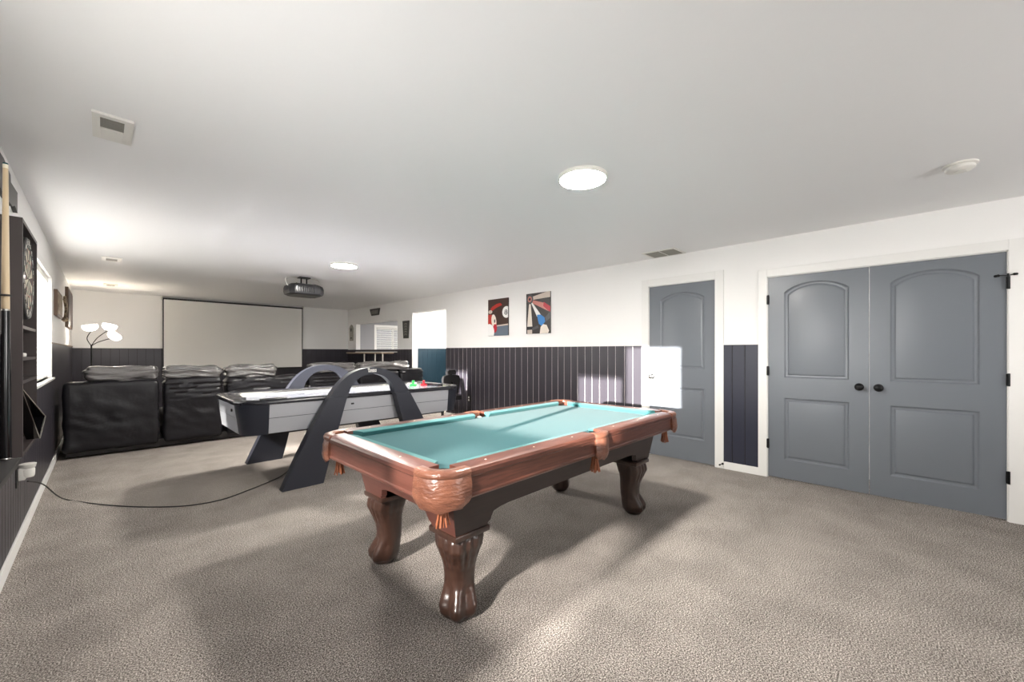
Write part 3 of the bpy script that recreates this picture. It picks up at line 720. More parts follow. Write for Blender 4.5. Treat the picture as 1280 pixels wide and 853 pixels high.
# ---------------------------------------------------------------- sofas (seen from behind)
def wr_pad(co, n):
    a = 0.014 * math.sin(co.z * 95 + 2.2 * noise.noise(V((co.x * 3, co.y * 3, co.z * 6))) * 3) * (0.6 + 0.6 * noise.noise(V((co.x * 5, 0, co.z * 4))))
    return a + 0.018 * noise.noise(V((co.x * 7, co.y * 7, co.z * 12)))
def wr_back(co, n):
    return 0.012 * noise.noise(V((co.x * 4 + 3, co.y * 2, co.z * 5))) + 0.010 * noise.noise(V((co.x * 9 + co.z * 7, 2, co.z * 11))) * (1 if co.z < 0.5 else 0.4)
def wr_top(co, n): return wr_back(co, n) + (0.010 * math.sin(co.z * 110 + 5 * noise.noise(V((co.x * 2.5, 0, co.z * 3)))) if co.z > 0.66 else 0)
SY = 7.0
def sofa(label, x0, x1, secs, arms, wrinkle_from, extra=None):
    t = thing('reclining_sofa', label, 'sofa', ((x0 + x1) / 2, SY + 0.5, 0))
    bm = B(); rbox(bm, x0 + 0.03, x1 - 0.03, SY + 0.06, SY + 0.92, 0.02, 0.12, 0.01, (3, 3, 3)); obj('base', bm, 'black', t)
    for k, (a, b, za, pad) in enumerate(secs):
        bm = B(); rbox(bm, a + 0.008, b - 0.008, SY, SY + 0.26, 0.07, za, 0.045, (26, 6, 30), wr_back if k < wrinkle_from else wr_top)
        obj('backrest', bm, 'vinyl', t, 60)
        bm = B(); rbox(bm, a + 0.01, b - 0.01, SY + 0.26, SY + 0.92, 0.1, 0.47, 0.05, (10, 10, 6)); obj('seat', bm, 'vinyl', t, 60)
        if pad:
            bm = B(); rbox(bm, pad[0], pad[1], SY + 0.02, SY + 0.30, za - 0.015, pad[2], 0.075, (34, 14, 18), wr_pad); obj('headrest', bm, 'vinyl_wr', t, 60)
    for (a, b) in arms:
        bm = B(); rbox(bm, a, b, SY + 0.24, SY + 0.95, 0.06, 0.64, 0.06, (6, 12, 10), wr_back); obj('armrest', bm, 'vinyl', t, 60)
    return t
sofa('black leather reclining sofa back against the left wall facing the projector screen', -0.335, 2.33, [(-0.335, 0.535, 0.915, (-0.16, 0.525, 1.09)), (0.56, 1.215, 0.915, (0.565, 1.21, 1.085)), (1.255, 2.33, 0.90, (1.26, 1.93, 1.085))], [(-0.335, -0.15)], 1)
sofa('black leather reclining sofa behind the right end of the air hockey table', 2.37, 4.60, [(2.37, 3.22, 0.92, (2.42, 3.2, 1.09)), (3.25, 4.05, 0.92, (3.27, 4.3, 1.09)), (4.06, 4.60, 0.94, None)], [(4.42, 4.6)], 0)

# ---------------------------------------------------------------- office chair near the far end of the hockey table
ch = thing('office_chair', 'black office chair standing between the air hockey table and the right wall', 'chair', (4.22, 5.84, 0))
cx, cy = 4.22, 5.84; dirv = V((-0.0995, 0.995, 0)); prp = V((0.995, 0.0995, 0))
def cp(a, b, z): return V((cx, cy, 0)) + dirv * a + prp * b + V((0, 0, z))
bm = B()
out = [(-0.15, 0.55), (0.15, 0.55), (0.195, 0.80), (0.17, 0.86), (0.09, 0.88), (-0.09, 0.88), (-0.17, 0.86), (-0.195, 0.80)]
prism(bm, out, lambda u, v, a: cp(-0.22 + a, u, v), -0.025, 0.025); obj('backrest', bm, 'mesh_black', ch, 40)
bm = B(); prism(bm, [(-0.09, 0.885), (0.09, 0.885), (0.10, 0.93), (0.07, 0.965), (-0.07, 0.965), (-0.10, 0.93)], lambda u, v, a: cp(-0.22 + a, u, v), -0.03, 0.03); obj('headrest', bm, 'mesh_black', ch, 40)
bm = B(); prism(bm, [(-0.23, -0.24), (0.2, -0.25), (0.26, -0.18), (0.26, 0.18), (0.2, 0.25), (-0.23, 0.24)], lambda u, v, a: cp(u, v, a), 0.43, 0.50); obj('seat', bm, 'mesh_black', ch, 40)
bm = B(); tube(bm, [cp(-0.22, 0, 0.89), cp(-0.25, 0, 0.7), cp(-0.24, 0, 0.48), cp(-0.05, 0, 0.42)], 0.02); cyl(bm, cp(0, 0, 0.09), cp(0, 0, 0.43), 0.025); obj('column', bm, 'gloss_black', ch, 40)
for k in range(5):
    a = 2 * PI * k / 5; bm = B(); tube(bm, [(cx, cy, 0.11), (cx + 0.28 * math.cos(a), cy + 0.28 * math.sin(a), 0.07)], [0.025, 0.015]); sp = obj('base_spoke', bm, 'gloss_black', ch, 40)
    bm = B(); e = V((cx + 0.28 * math.cos(a), cy + 0.28 * math.sin(a), 0.028)); pp = V((-math.sin(a), math.cos(a), 0)); cyl(bm, e - pp * 0.02, e + pp * 0.02, 0.028); obj('caster', bm, 'gloss_black', sp, 40)

# ---------------------------------------------------------------- projector screen, projector
t = thing('projector_screen', 'large pale projector screen hanging on the far wall', 'projector screen', (2.2, 10.9, 0.86))
bm = B(); box(bm, 0.885, 3.535, 10.898, 10.902, 0.90, 2.365); obj('screen_fabric', bm, 'screen', t)
bm = B(); box(bm, 0.865, 3.555, 10.905, 10.91, 0.86, 2.37); box(bm, 0.865, 0.885, 10.894, 10.906, 0.86, 2.37); box(bm, 3.535, 3.555, 10.894, 10.906, 0.86, 2.37); box(bm, 0.865, 3.555, 10.894, 10.906, 0.86, 0.9); obj('screen_border', bm, 'black', t)
bm = B(); cyl(bm, (0.85, 10.91, 2.385), (3.57, 10.91, 2.385), 0.017, seg=16); obj('screen_case', bm, 'black', t, 40)
for x in (0.845, 3.56): 
    bm = B(); box(bm, x, x + 0.02, 10.87, 10.988, 2.36, 2.434); obj('screen_bracket', bm, 'plastic_white', t)
pj_ = thing('projector', 'black ceiling projector hanging from a short mount', 'projector', (2.19, 6.66, 2.435))
bm = B()
pts = [(-0.25, -0.13), (-0.19, -0.21), (0.17, -0.21), (0.25, -0.13), (0.25, 0.14), (0.18, 0.21), (-0.18, 0.21), (-0.25, 0.14)]
ring_skin(bm, [[V((2.19 + x * s, 6.66 + y * s, z)) for x, y in pts] for s, z in ((0.86, 2.15), (0.97, 2.165), (1, 2.20), (1, 2.255), (0.95, 2.295), (0.82, 2.315))]); obj('housing', bm, 'proj', pj_, 35)
bm = B(); lathe(bm, [(0.001, 0), (0.06, 0), (0.07, 0.03), (0.05, 0.035), (0.045, 0.015), (0.001, 0.02)], (2.13, 6.865, 2.225), (0, 1, 0)); obj('lens', bm, 'lens', pj_, 40)
bm = B()
for k in range(9): box(bm, 2.02 + k * 0.03, 2.032 + k * 0.03, 6.445, 6.455, 2.185, 2.265)
obj('vent_grille', bm, 'gloss_black', pj_)
bm = B(); ring_skin(bm, [[V((2.19 + x * s, 6.66 + y * s, z)) for x, y in pts] for s, z in ((0.80, 2.143), (0.86, 2.151))]); obj('bottom_cover', bm, 'projg', pj_)
bm = B(); box(bm, 2.11, 2.27, 6.60, 6.72, 2.42, 2.434); box(bm, 2.10, 2.28, 6.59, 6.73, 2.318, 2.328)
for x in (2.15, 2.23): cyl(bm, (x, 6.66, 2.325), (x, 6.66, 2.425), 0.01, seg=10)
for (x, y) in ((2.05, 6.56), (2.33, 6.56), (2.05, 6.76), (2.33, 6.76)): tube(bm, [(2.19, 6.66, 2.325), (x, y, 2.325), (x, y, 2.30)], 0.006)
obj('mount', bm, 'black_metal', pj_, 40)
bm = B(); tube(bm, smoothpath([(1.99, 6.60, 2.26), (1.93, 6.60, 2.30), (1.93, 6.62, 2.40), (2.1, 6.66, 2.425)]), 0.005); obj('cable', bm, 'plastic_white', pj_, 40); bm = B(); tube(bm, smoothpath([(2.27, 6.66, 2.425), (2.40, 6.70, 2.425), (2.45, 6.74, 2.40)]), 0.006); obj('cable', bm, 'plastic_white', pj_, 40)

# ---------------------------------------------------------------- ceiling lights, vents, detector
def ceil_light(x, y, r, label):
    t = thing('ceiling_light', label, 'ceiling light', (x, y, CZ), 'round disc lights on the ceiling')
    bm = B(); lathe(bm, [(0.001, 0), (r, 0), (r, -0.022), (r - 0.004, -0.026), (r - 0.010, -0.026), (r - 0.011, -0.016), (0.001, -0.016)], (x, y, CZ), seg=48); obj('rim', bm, 'plastic_white', t, 40)
    bm = B(); lathe(bm, [(r - 0.012, -0.0165), (r - 0.012, -0.023), (0.001, -0.0235)], (x, y, CZ), seg=48); obj('diffuser', bm, 'opal', t, 40)
ceil_light(2.205, 1.50, 0.158, 'glowing round disc ceiling light above the pool table')
ceil_light(2.235, 5.28, 0.165, 'glowing round disc ceiling light above the air hockey table')
ceil_light(5.4, 6.9, 0.14, 'glowing round disc ceiling light added out of view to brighten the hallway')  # unseen hall lamp, added to make the doorway bright
ceil_light(6.6, 9.5, 0.14, 'glowing round disc ceiling light in the side room')
def vent(x0, x1, y0, y1, label, along='y', nb=2, opn=None):
    t = thing('ceiling_vent', label, 'vent', ((x0 + x1) / 2, (y0 + y1) / 2, CZ), 'ceiling vents')
    bm = B(); f = 0.025; z = CZ - 0.008
    box(bm, x0, x1, y0, y0 + f, z, CZ); box(bm, x0, x1, y1 - f, y1, z, CZ); box(bm, x0, x0 + f, y0 + f, y1 - f, z, CZ); box(bm, x1 - f, x1, y0 + f, y1 - f, z, CZ)
    for k in range(1, nb):
        if along == 'y': yy = y0 + (y1 - y0) * k / nb; box(bm, x0 + f, x1 - f, yy - 0.006, yy + 0.006, z, CZ)
        else: xx = x0 + (x1 - x0) * k / nb; box(bm, xx - 0.006, xx + 0.006, y0 + f, y1 - f, z, CZ)
    obj('frame', bm, 'plastic_white', t)
    bm = B(); box(bm, x0 + f, x1 - f, y0 + f, y1 - f, CZ - 0.0012, CZ - 0.0002); obj('duct', bm, 'vent_dark', t)
    bm = B(); x = x0 + f + 0.006
    while x < x1 - f - 0.004:
        ring_skin(bm, [[V((x - 0.004, y, CZ - 0.001)), V((x - 0.0030, y, CZ - 0.001)), V((x + 0.005, y, CZ - 0.008)), V((x + 0.004, y, CZ - 0.008))] for y in (y0 + f, y1 - f)]); x += 0.0125
    obj('louvres', bm, 'vent_dark', t)
vent(4.41, 4.735, 1.79, 2.18, 'white louvred ceiling vent close to the right wall', 'y', 2)
t = thing('ceiling_vent', 'white square ceiling register with half-open grey grille near the left wall', 'vent', (0.04, 2.9, CZ), 'ceiling vents')
bm = B(); x0, x1, y0, y1 = -0.036, 0.112, 2.755, 3.065; z = CZ - 0.012
hx0, hx1, hy0, hy1 = -0.008, 0.078, 2.79, 2.915
slab_h = [(x0, hx0, y0, y1), (hx1, x1, y0, y1), (hx0, hx1, y0, hy0), (hx0, hx1, hy1, y1)]
for a in slab_h: box(bm, a[0], a[1], a[2], a[3], z, CZ)
obj('frame', bm, 'plastic_white', t, 30)
bm = B(); box(bm, hx0, hx1, hy0, hy1, CZ - 0.002, CZ - 0.0005); obj('duct', bm, 'vent_dark', t)
bm = B(); box(bm, hx0, hx1, hy1 + 0.004, y1 - 0.03, z - 0.005, z + 0.001, bev=0.002); obj('damper_plate', bm, 'plastic_white', t)
bm = B()
for k in range(6): box(bm, hx0, hx1, hy0 + 0.012 + k * 0.02, hy0 + 0.016 + k * 0.02, z, CZ - 0.002)
obj('louvres', bm, 'vent_dark', t)
for (x, y, lb) in ((0.08, 7.02, 'small recessed ceiling fitting nearer the dartboard side'), (0.10, 9.74, 'small recessed ceiling fitting nearest the far wall')):
    t = thing('ceiling_fitting', lb, 'ceiling fitting', (x, y, CZ), 'small fittings along the left edge of the ceiling')
    bm = B(); box(bm, x - 0.09, x + 0.09, y - 0.13, y + 0.13, CZ - 0.012, CZ, bev=0.003); obj('plate', bm, 'plastic_white', t)
    bm = B()
    for k in range(5): box(bm, x - 0.05, x + 0.05, y - 0.07 + k * 0.03, y - 0.055 + k * 0.03, CZ - 0.0155, CZ - 0.011)
    obj('grille', bm, 'vent_dark', t)
t = thing('smoke_detector', 'round white smoke detector on the ceiling in front of the closet doors', 'smoke detector', (3.69, -0.26, CZ))
bm = B(); lathe(bm, [(0.001, 0), (0.078, 0), (0.078, -0.010), (0.072, -0.013), (0.001, -0.013)], (3.69, -0.26, CZ), seg=36); obj('base', bm, 'plastic_white', t, 40)
bm = B(); lathe(bm, [(0.060, -0.013), (0.060, -0.017), (0.066, -0.018), (0.066, -0.030), (0.055, -0.040), (0.03, -0.043), (0.028, -0.047), (0.001, -0.048)], (3.69, -0.26, CZ), seg=36); obj('cover', bm, 'plastic_white', t, 40)

# ---------------------------------------------------------------- posters and plaques on the right wall
def art(name, label, cat, y0, y1, z0, z1, layers, bgm, th=0.018, group=None, X=XR, sgn=-1, edge='black'):
    """layers in 0..1 picture space as seen from the room: u to the viewer's right, v up; drawn on the front face"""
    bm = B(); lo, hi = sorted((X, X + sgn * th)); box(bm, lo, hi, y0, y1, z0, z1, 0)
    mats = [edge]; x = X + sgn * (th + 0.0004)
    W, Hh = abs(y1 - y0), z1 - z0
    for k, (poly, m) in enumerate([([(0, 0), (1, 0), (1, 1), (0, 1)], bgm)] + layers):
        P = clip(poly, 0, 1, 0, 1)
        if len(P) < 3: continue
        if m not in mats: mats.append(m)
        vs = [bm.verts.new((x + sgn * 0.00025 * k, (y1 - W * u) if sgn < 0 else (y0 + W * u), z0 + Hh * v)) for u, v in P]
        for tr in tessellate_polygon([[V((u, v, 0)) for u, v in P]]):
            f = bm.faces.new([vs[i] for i in tr]); f.material_index = mats.index(m)
    me = bpy.data.meshes.new(name); o_ = V((X, (y0 + y1) / 2, z0)); 
    bm.transform(Matrix.Translation(-o_)); bm.to_mesh(me); bm.free()
    for m in mats: me.materials.append(M[m])
    o = bpy.data.objects.new(name, me); C.objects.link(o); o.location = o_
    return tag(o, label, cat, group)
for n_, c_ in dict(p_dark=(44, 38, 38), p_brown=(66, 46, 40), p_red=(178, 44, 34), p_cream=(226, 216, 204), p_white=(236, 236, 234), p_grey=(96, 108, 122), p_blue=(40, 122, 190), p_pink=(190, 120, 110), p_maroon=(120, 30, 40), p_dkgrey=(72, 74, 76), p_crimson=(176, 30, 48), p_sand=(200, 186, 174), p_ink=(26, 26, 30)).items(): flat(n_, c_, 0.35)
L1 = [([(0, 0.26), (1, 0.30), (1, 0), (0, 0)], 'p_grey'), ([(0.4, 0.28), (1, 0.31), (1, 0.27), (0.45, 0.25)], 'p_sand'),
      ([(0.12, 0.74), (0.2, 0.68), (0.42, 0.76), (0.72, 0.82), (0.62, 0.88), (0.42, 0.86), (0.22, 0.80)], 'p_red'),
      (ell(0.12, 0.66, 0.1, 0.05), 'p_sand'), (ell(0.08, 0.34, 0.36, 0.25), 'p_red'), (ell(0.30, 0.40, 0.12, 0.19, rot=0.25), 'p_cream'), (ell(0.34, 0.4, 0.03, 0.05), 'p_ink'), (ell(0.36, 0.2, 0.1, 0.12), 'p_crimson'), (ell(0.06, 0.10, 0.26, 0.23), 'p_white'),
      (ell(0.92, 0.62, 0.2, 0.155), 'p_white'),
      (ell(0.90, 0.645, 0.065, 0.04), 'p_ink'), (ell(0.90, 0.595, 0.075, 0.045), 'p_ink'), (ell(0.90, 0.647, 0.03, 0.018), 'p_white'), (ell(0.90, 0.593, 0.035, 0.021), 'p_white')]
art('poster', 'poster of billiard balls with a red ball and an eight, left of the pair', 'poster', 4.71, 5.209, 1.558, 2.191, L1, 'p_brown', group='game posters on the right wall')
bx_, by_ = 0.16, 0.86
L2 = [([(0.16, 0.9), (1, 1.02), (1, 0.86), (0.3, 0.84)], 'p_sand'), ([(0.16, 0.86), (0.74, 0.74), (0.72, 0.66), (0.95, 0.52), (0.2, 0.78)], 'p_pink'),
      ([(0.74, 0.76), (1, 0.64), (1, 0.5), (0.72, 0.66)], 'p_crimson'), ([(0.12, 0.74), (0.2, 0.74), (0.27, 0.16), (0.04, 0.16)], 'p_cream'), ([(0.0, 0.7), (0.08, 0.76), (0.0, 0.3)], 'p_dkgrey'),
      ([(0.2, 0.78), (0.28, 0.76), (0.62, 0.46), (0.46, 0.42)], 'p_white'), ([(0.46, 0.46), (0.62, 0.46), (0.78, 0.38), (0.80, 0.28), (0.66, 0.18), (0.54, 0.24)], 'p_blue'),
      ([(0.8, 0.38), (1, 0.52), (1, 0.36), (0.84, 0.28)], 'p_dkgrey'), ([(0.02, 0.10), (0.28, 0.10), (0.28, 0.18), (0.02, 0.18)], 'p_ink'), ([(0.05, 0), (0.26, 0), (0.26, 0.10), (0.05, 0.10)], 'p_sand'),
      ([(0.26, 0.14), (0.5, 0.20), (0.54, 0.14), (0.28, 0.08)], 'p_dkgrey'), ([(0.62, 0.16), (0.72, 0.22), (0.86, 0.2), (0.96, 0.06), (0.92, 0), (0.58, 0)], 'p_cream'),
      (ell(bx_, by_, 0.15, 0.12), 'p_dkgrey'), (ell(bx_, by_, 0.09, 0.075), 'p_pink'), (ell(bx_, by_, 0.045, 0.035), 'p_ink')]
art('poster', 'poster of darts with a blue and a red flight, right of the pair', 'poster', 3.812, 4.302, 1.565, 2.203, L2, 'p_dark', group='game posters on the right wall')
def wall_sign(name, label, cat, pts, th, m, deco, X=XR, sgn=-1):
    bm = B(); prism(bm, pts, lambda u, v, a: (a, u, v), X + sgn * 0.0005, X + sgn * th, 0)
    for p in deco: prism(bm, p, lambda u, v, a: (a, u, v), X + sgn * th, X + sgn * (th + 0.003), 1)
    return tag(obj(name, bm, m), label, cat)
def strokes(y0, y1, z0, z1, n, vertical=False):
    out = []; rr = random.Random(int(y0 * 100))
    for k in range(n):
        if vertical: za = z0 + (z1 - z0) * (k + 0.15) / n; zb_ = z0 + (z1 - z0) * (k + 0.8) / n; out += [[(y0, za), (y0, zb_), (y0 + 0.02, zb_), (y0 + 0.02, za)], [(y0, zb_ - 0.012), (y0, zb_), (y1, zb_), (y1, zb_ - 0.012)], [(y1 - 0.02, za), (y1 - 0.02, zb_), (y1, zb_), (y1, za)]]
        else: ya = y0 + (y1 - y0) * (k + 0.15) / n; yb_ = y0 + (y1 - y0) * (k + 0.8) / n; out += [[(ya, z0), (ya, z1), (ya + 0.016, z1), (ya + 0.016, z0)], [(ya, z1 - 0.014), (ya, z1), (yb_, z1), (yb_, z1 - 0.014)], [(yb_ - 0.016, z0), (yb_ - 0.016, z1), (yb_, z1), (yb_, z0)]]
    return out
flat('sign_dark', (70, 68, 64), 0.5); flat('sign_pale', (150, 147, 138), 0.6); flat('plaque', (164, 160, 148), 0.5)
wall_sign('wall_sign', 'dark tapered metal sign above the wall opening', 'sign', [(9.205, 2.19), (9.585, 2.19), (9.67, 2.358), (9.147, 2.358)], 0.02, ['sign_dark', 'sign_pale'], strokes(9.24, 9.58, 2.225, 2.32, 5))
wall_sign('wall_sign', 'dark narrow vertical sign between the wall opening and the hall doorway', 'sign', [(7.847, 1.583), (8.049, 1.583), (8.084, 1.976), (7.814, 1.976)], 0.02, ['sign_dark', 'sign_pale'], strokes(7.90, 7.99, 1.64, 1.93, 5, True))
wall_sign('wall_plaque', 'grey round-topped plaque in the far right corner', 'plaque', [(10.66, 1.58), (10.85, 1.58), (10.87, 1.93), (10.82, 1.99), (10.755, 2.02), (10.69, 1.99), (10.64, 1.93)], 0.02, ['plaque', 'sign_dark'], [ell(10.755, 1.88, 0.04, 0.05, 14), [(10.70, 1.64), (10.81, 1.64), (10.81, 1.67), (10.70, 1.67)]])
# outlet
t = thing('wall_outlet', 'white wall outlet low on the dark panelled right wall', 'outlet', (XR - 0.012, 5.74, 0.36))
bm = B(); box(bm, XR - 0.017, XR - 0.010, 5.70, 5.78, 0.35, 0.47, bev=0.002); obj('cover_plate', bm, 'black', t)
for z in (0.385, 0.435):
    bm = B(); lathe(bm, [(0.001, 0), (0.018, 0), (0.018, 0.003), (0.001, 0.0035)], (XR - 0.017, 5.74, z), (-1, 0, 0), 16); obj('socket', bm, 'plastic_white', t)
# bar table under the wall opening
t = thing('bar_table', 'narrow pale wood bar table under the wall opening', 'bar table', (4.57, 9.4, 0))
bm = B(); box(bm, 4.42, 4.735, 8.45, 10.32, 1.235, 1.265, bev=0.004); obj('tabletop', bm, 'tabletop', t)
for y in (9.42, 8.86, 8.5):
    bm = B(); cyl(bm, (4.48, y, 0.02), (4.48, y, 1.236), 0.018, seg=14); lathe(bm, [(0.001, 0), (0.05, 0), (0.05, 0.008), (0.02, 0.02)], (4.48, y, 0.0), seg=16); obj('leg', bm, 'post', t, 40)

# ---------------------------------------------------------------- left wall: dartboard cabinet, rack, cue
cb = thing('dartboard_cabinet', 'dark espresso wall cabinet with dartboard niche and shelves', 'cabinet', (-0.34, 3.48, 0.74))
cx0, cx1, cy0, cy1, cz0, cz1 = -0.399, -0.28, 3.16, 3.80, 0.75, 1.955
bm = B(); box(bm, cx0, cx1, cy0, cy0 + 0.02, cz0, cz1); obj('side_panel', bm, 'cab', cb)
bm = B(); box(bm, cx0, cx1, cy1 - 0.02, cy1, cz0, cz1); obj('side_panel', bm, 'cab', cb)
bm = B(); box(bm, cx0, cx1, cy0 + 0.02, cy1 - 0.02, cz1 - 0.02, cz1); obj('top_panel', bm, 'cab', cb)
bm = B(); box(bm, cx0, cx1, cy0 + 0.02, cy1 - 0.02, cz0, cz0 + 0.02); obj('bottom_panel', bm, 'cab', cb)
bm = B(); box(bm, cx0, cx0 + 0.012, cy0 + 0.02, cy1 - 0.02, cz0 + 0.02, cz1 - 0.02); obj('back_panel', bm, 'cabin', cb)
for z in (1.40, 1.235, 1.115):
    bm = B(); box(bm, cx0 + 0.012, cx1 - 0.004, cy0 + 0.02, cy1 - 0.02, z, z + 0.016); obj('shelf', bm, 'cab', cb)
flat('db_black', (34, 34, 34)); flat('db_cream', (206, 200, 180)); flat('db_green', (70, 96, 72)); flat('db_red', (150, 50, 44)); 
db = thing('dartboard', 'round dartboard hanging in the upper niche of the dark cabinet', 'dartboard', (-0.34, 3.48, 1.46))
bm = B(); lathe(bm, [(0.001, 0), (0.224, 0), (0.226, 0.004), (0.226, 0.03), (0.222, 0.034), (0.001, 0.034)], (-0.3215, 3.48, 1.685), (1, 0, 0), 64); obj('board', bm, 'db_black', db, 40)
bm = B(); xf = -0.287
def P3(r, a, k=0): return V((xf + 0.0003 * k, 3.48 + r * math.sin(a), 1.685 + r * math.cos(a)))
for i in range(20):
    for (ra, rb, ms) in ((0.016, 0.095, (1, 0)), (0.095, 0.105, (2, 3)), (0.105, 0.160, (1, 0)), (0.160, 0.170, (2, 3))):
        n = 4
        for k in range(n):
            a0_ = 2 * PI * (i - 0.5 + k / n) / 20; a1_ = 2 * PI * (i - 0.5 + (k + 1) / n) / 20
            f = bm.faces.new([bm.verts.new(p) for p in (P3(ra, a0_, 1), P3(rb, a0_, 1), P3(rb, a1_, 1), P3(ra, a1_, 1))]); f.material_index = ms[i % 2]
for (r_, mi) in ((0.016, 2), (0.007, 3)):
    f = bm.faces.new([bm.verts.new(P3(r_, 2 * PI * k / 20, 2 if mi == 2 else 3)) for k in range(20)]); f.material_index = mi
obj('scoring_face', bm, ['db_black', 'db_cream', 'db_green', 'db_red'], db)
bm = B()
nums = [20, 1, 18, 4, 13, 6, 10, 15, 2, 17, 3, 19, 7, 16, 8, 11, 14, 9, 12, 5]
wire = obj('number_ring', (lambda b: (tube(b, [P3(0.178, 2 * PI * k / 60, 8) for k in range(61)], 0.0012, 5), tube(b, [P3(0.218, 2 * PI * k / 60, 8) for k in range(61)], 0.0012, 5), b)[-1])(bm), 'chrome', db)
txt_m = M['plastic_white']
for i, nn in enumerate(nums):
    cu = bpy.data.curves.new('number', 'FONT'); cu.body = str(nn); cu.size = 0.034; cu.align_x = 'CENTER'; cu.align_y = 'CENTER'; cu.extrude = 0.0006; cu.offset = 0.0008; cu.materials.append(txt_m)
    o = bpy.data.objects.new('number', cu); C.objects.link(o); o.parent = wire
    p = P3(0.198, -2 * PI * i / 20, 5) - wloc(wire); o.location = p; o.rotation_euler = (PI / 2, 0, PI / 2)
# convert the number curves to plain meshes
dg_ = bpy.context.evaluated_depsgraph_get()
for o in [q for q in C.objects if q.type == 'FONT']:
    me = bpy.data.meshes.new_from_object(o.evaluated_get(dg_)); n_ = bpy.data.objects.new('number', me); C.objects.link(n_); n_.parent = o.parent; n_.location = o.location; n_.rotation_euler = o.rotation_euler
    if not me.materials: me.materials.append(txt_m)
    bpy.data.objects.remove(o)
# triangle rack
bm = B(); tri = [(3.24, 1.09), (3.72, 0.90), (3.60, 0.79)]
def tri_off(P, s):
    c = (sum(p[0] for p in P) / 3, sum(p[1] for p in P) / 3); return [(c[0] + (p[0] - c[0]) * s, c[1] + (p[1] - c[1]) * s) for p in P]
T0 = [(3.225, 1.10), (3.76, 0.885), (3.62, 0.772)]
T1 = tri_off(T0, 0.90)
def TX(y, off): return -0.345 + off + 0.09 * (y - 3.2)
for i in range(3):
    j = (i + 1) % 3
    ring_skin(bm, [[V((TX(p[0], 0), p[0], p[1])), V((TX(p[0], 0.05), p[0], p[1])), V((TX(q[0], 0.05), q[0], q[1])), V((TX(q[0], 0), q[0], q[1]))] for p, q in ((T0[i], T1[i]), (T0[j], T1[j]))])
RK = tag(obj('ball_rack', bm, 'gloss_black'), 'black triangular billiard ball rack leaning in the bottom of the dark cabinet', 'ball rack')
bm = B(); P_ = [V((TX(p[0], 0.051), p[0], p[1])) for p in T0]
for i in range(3): cyl(bm, P_[i], P_[(i + 1) % 3], 0.0022, seg=6)
obj('rim', bm, 'chrome', RK, 40)
bm = B(); rbox(bm, -0.335, -0.286, 3.30, 3.42, 1.2515, 1.275, 0.008, (3, 3, 3)); tag(obj('dart_case', bm, 'plastic_white', None, 40), 'small white case lying on the middle shelf of the dark cabinet', 'case')
bm = B(); bmesh.ops.create_uvsphere(bm, u_segments=20, v_segments=14, radius=0.0285); bm.transform(Matrix.Translation((-0.313, 3.235, 0.799))); tag(obj('billiard_ball', bm, 'ball', None, 60), 'pale billiard ball lying on the cabinet bottom beneath the triangle rack', 'ball')
# cue rack + cue
CX, CY = -0.272, 2.58
cr = thing('cue_rack', 'black wall-mounted cue rack at the left edge beside the cabinet', 'cue rack', (-0.33, 2.4, 0.81))
bm = B(); box(bm, -0.387, -0.36, 2.1, 2.56, 0.83, 1.62); obj('back_board', bm, 'cab', cr)
bm = B(); rbox(bm, -0.387, -0.235, 2.05, 2.63, 0.818, 0.842, 0.006, (3, 3, 3)); obj('base', bm, 'black', cr)
bm = B(); box(bm, -0.36, -0.29, 2.3, 2.56, 1.495, 1.52, bev=0.004); 
tube(bm, [(CX + 0.016 * math.cos(a), CY + 0.016 * math.sin(a), 1.507) for a in [0.6 + PI * 1.55 * k / 14 for k in range(15)]], 0.0045, 6); tube(bm, [(-0.30, 2.55, 1.507), (CX - 0.013, CY - 0.012, 1.507)], 0.006); obj('clip', bm, 'black', cr, 40)
q = thing('pool_cue', 'pool cue with pale maple shaft and glossy black butt standing in the rack', 'pool cue', (CX, CY, 0.845))
bm = B(); cyl(bm, (CX, CY, 1.452), (CX, CY, 2.018), 0.0115, 0.0075, 18); obj('shaft', bm, 'maple', q, 50)
bm = B(); cyl(bm, (CX, CY, 2.018), (CX, CY, 2.034), 0.0078, 0.0078, 18); obj('ferrule', bm, 'ivory', q, 50)
bm = B(); lathe(bm, [(0.0078, 0), (0.007, 0.006), (0.001, 0.008)], (CX, CY, 2.034), seg=16); obj('tip', bm, 'felt', q, 50)
bm = B(); cyl(bm, (CX, CY, 0.853), (CX, CY, 1.445), 0.0165, 0.0125, 18); obj('butt', bm, 'gloss_black', q, 50)
bm = B(); cyl(bm, (CX, CY, 1.445), (CX, CY, 1.452), 0.0122, 0.0118, 18); obj('joint_collar', bm, 'chrome', q, 50)
bm = B(); lathe(bm, [(0.001, 0), (0.016, 0), (0.0175, 0.004), (0.0165, 0.008)], (CX, CY, 0.845), seg=16); obj('bumper', bm, 'chrome', q, 50)
# decoration above
sg = [(3.25, 2.33), (3.55, 2.35), (3.78, 2.33), (3.80, 2.29), (4.06, 2.30), (4.06, 2.17), (3.95, 2.19), (3.85, 2.16), (3.55, 2.15), (3.25, 2.17)]
bm = B(); prism(bm, sg, lambda u, v, a: (a, u, v), XL + 0.0005, XL + 0.02); tag(obj('wall_decoration', bm, 'sign_dark'), 'dark metal decoration on the wall above the dartboard cabinet', 'wall decoration')
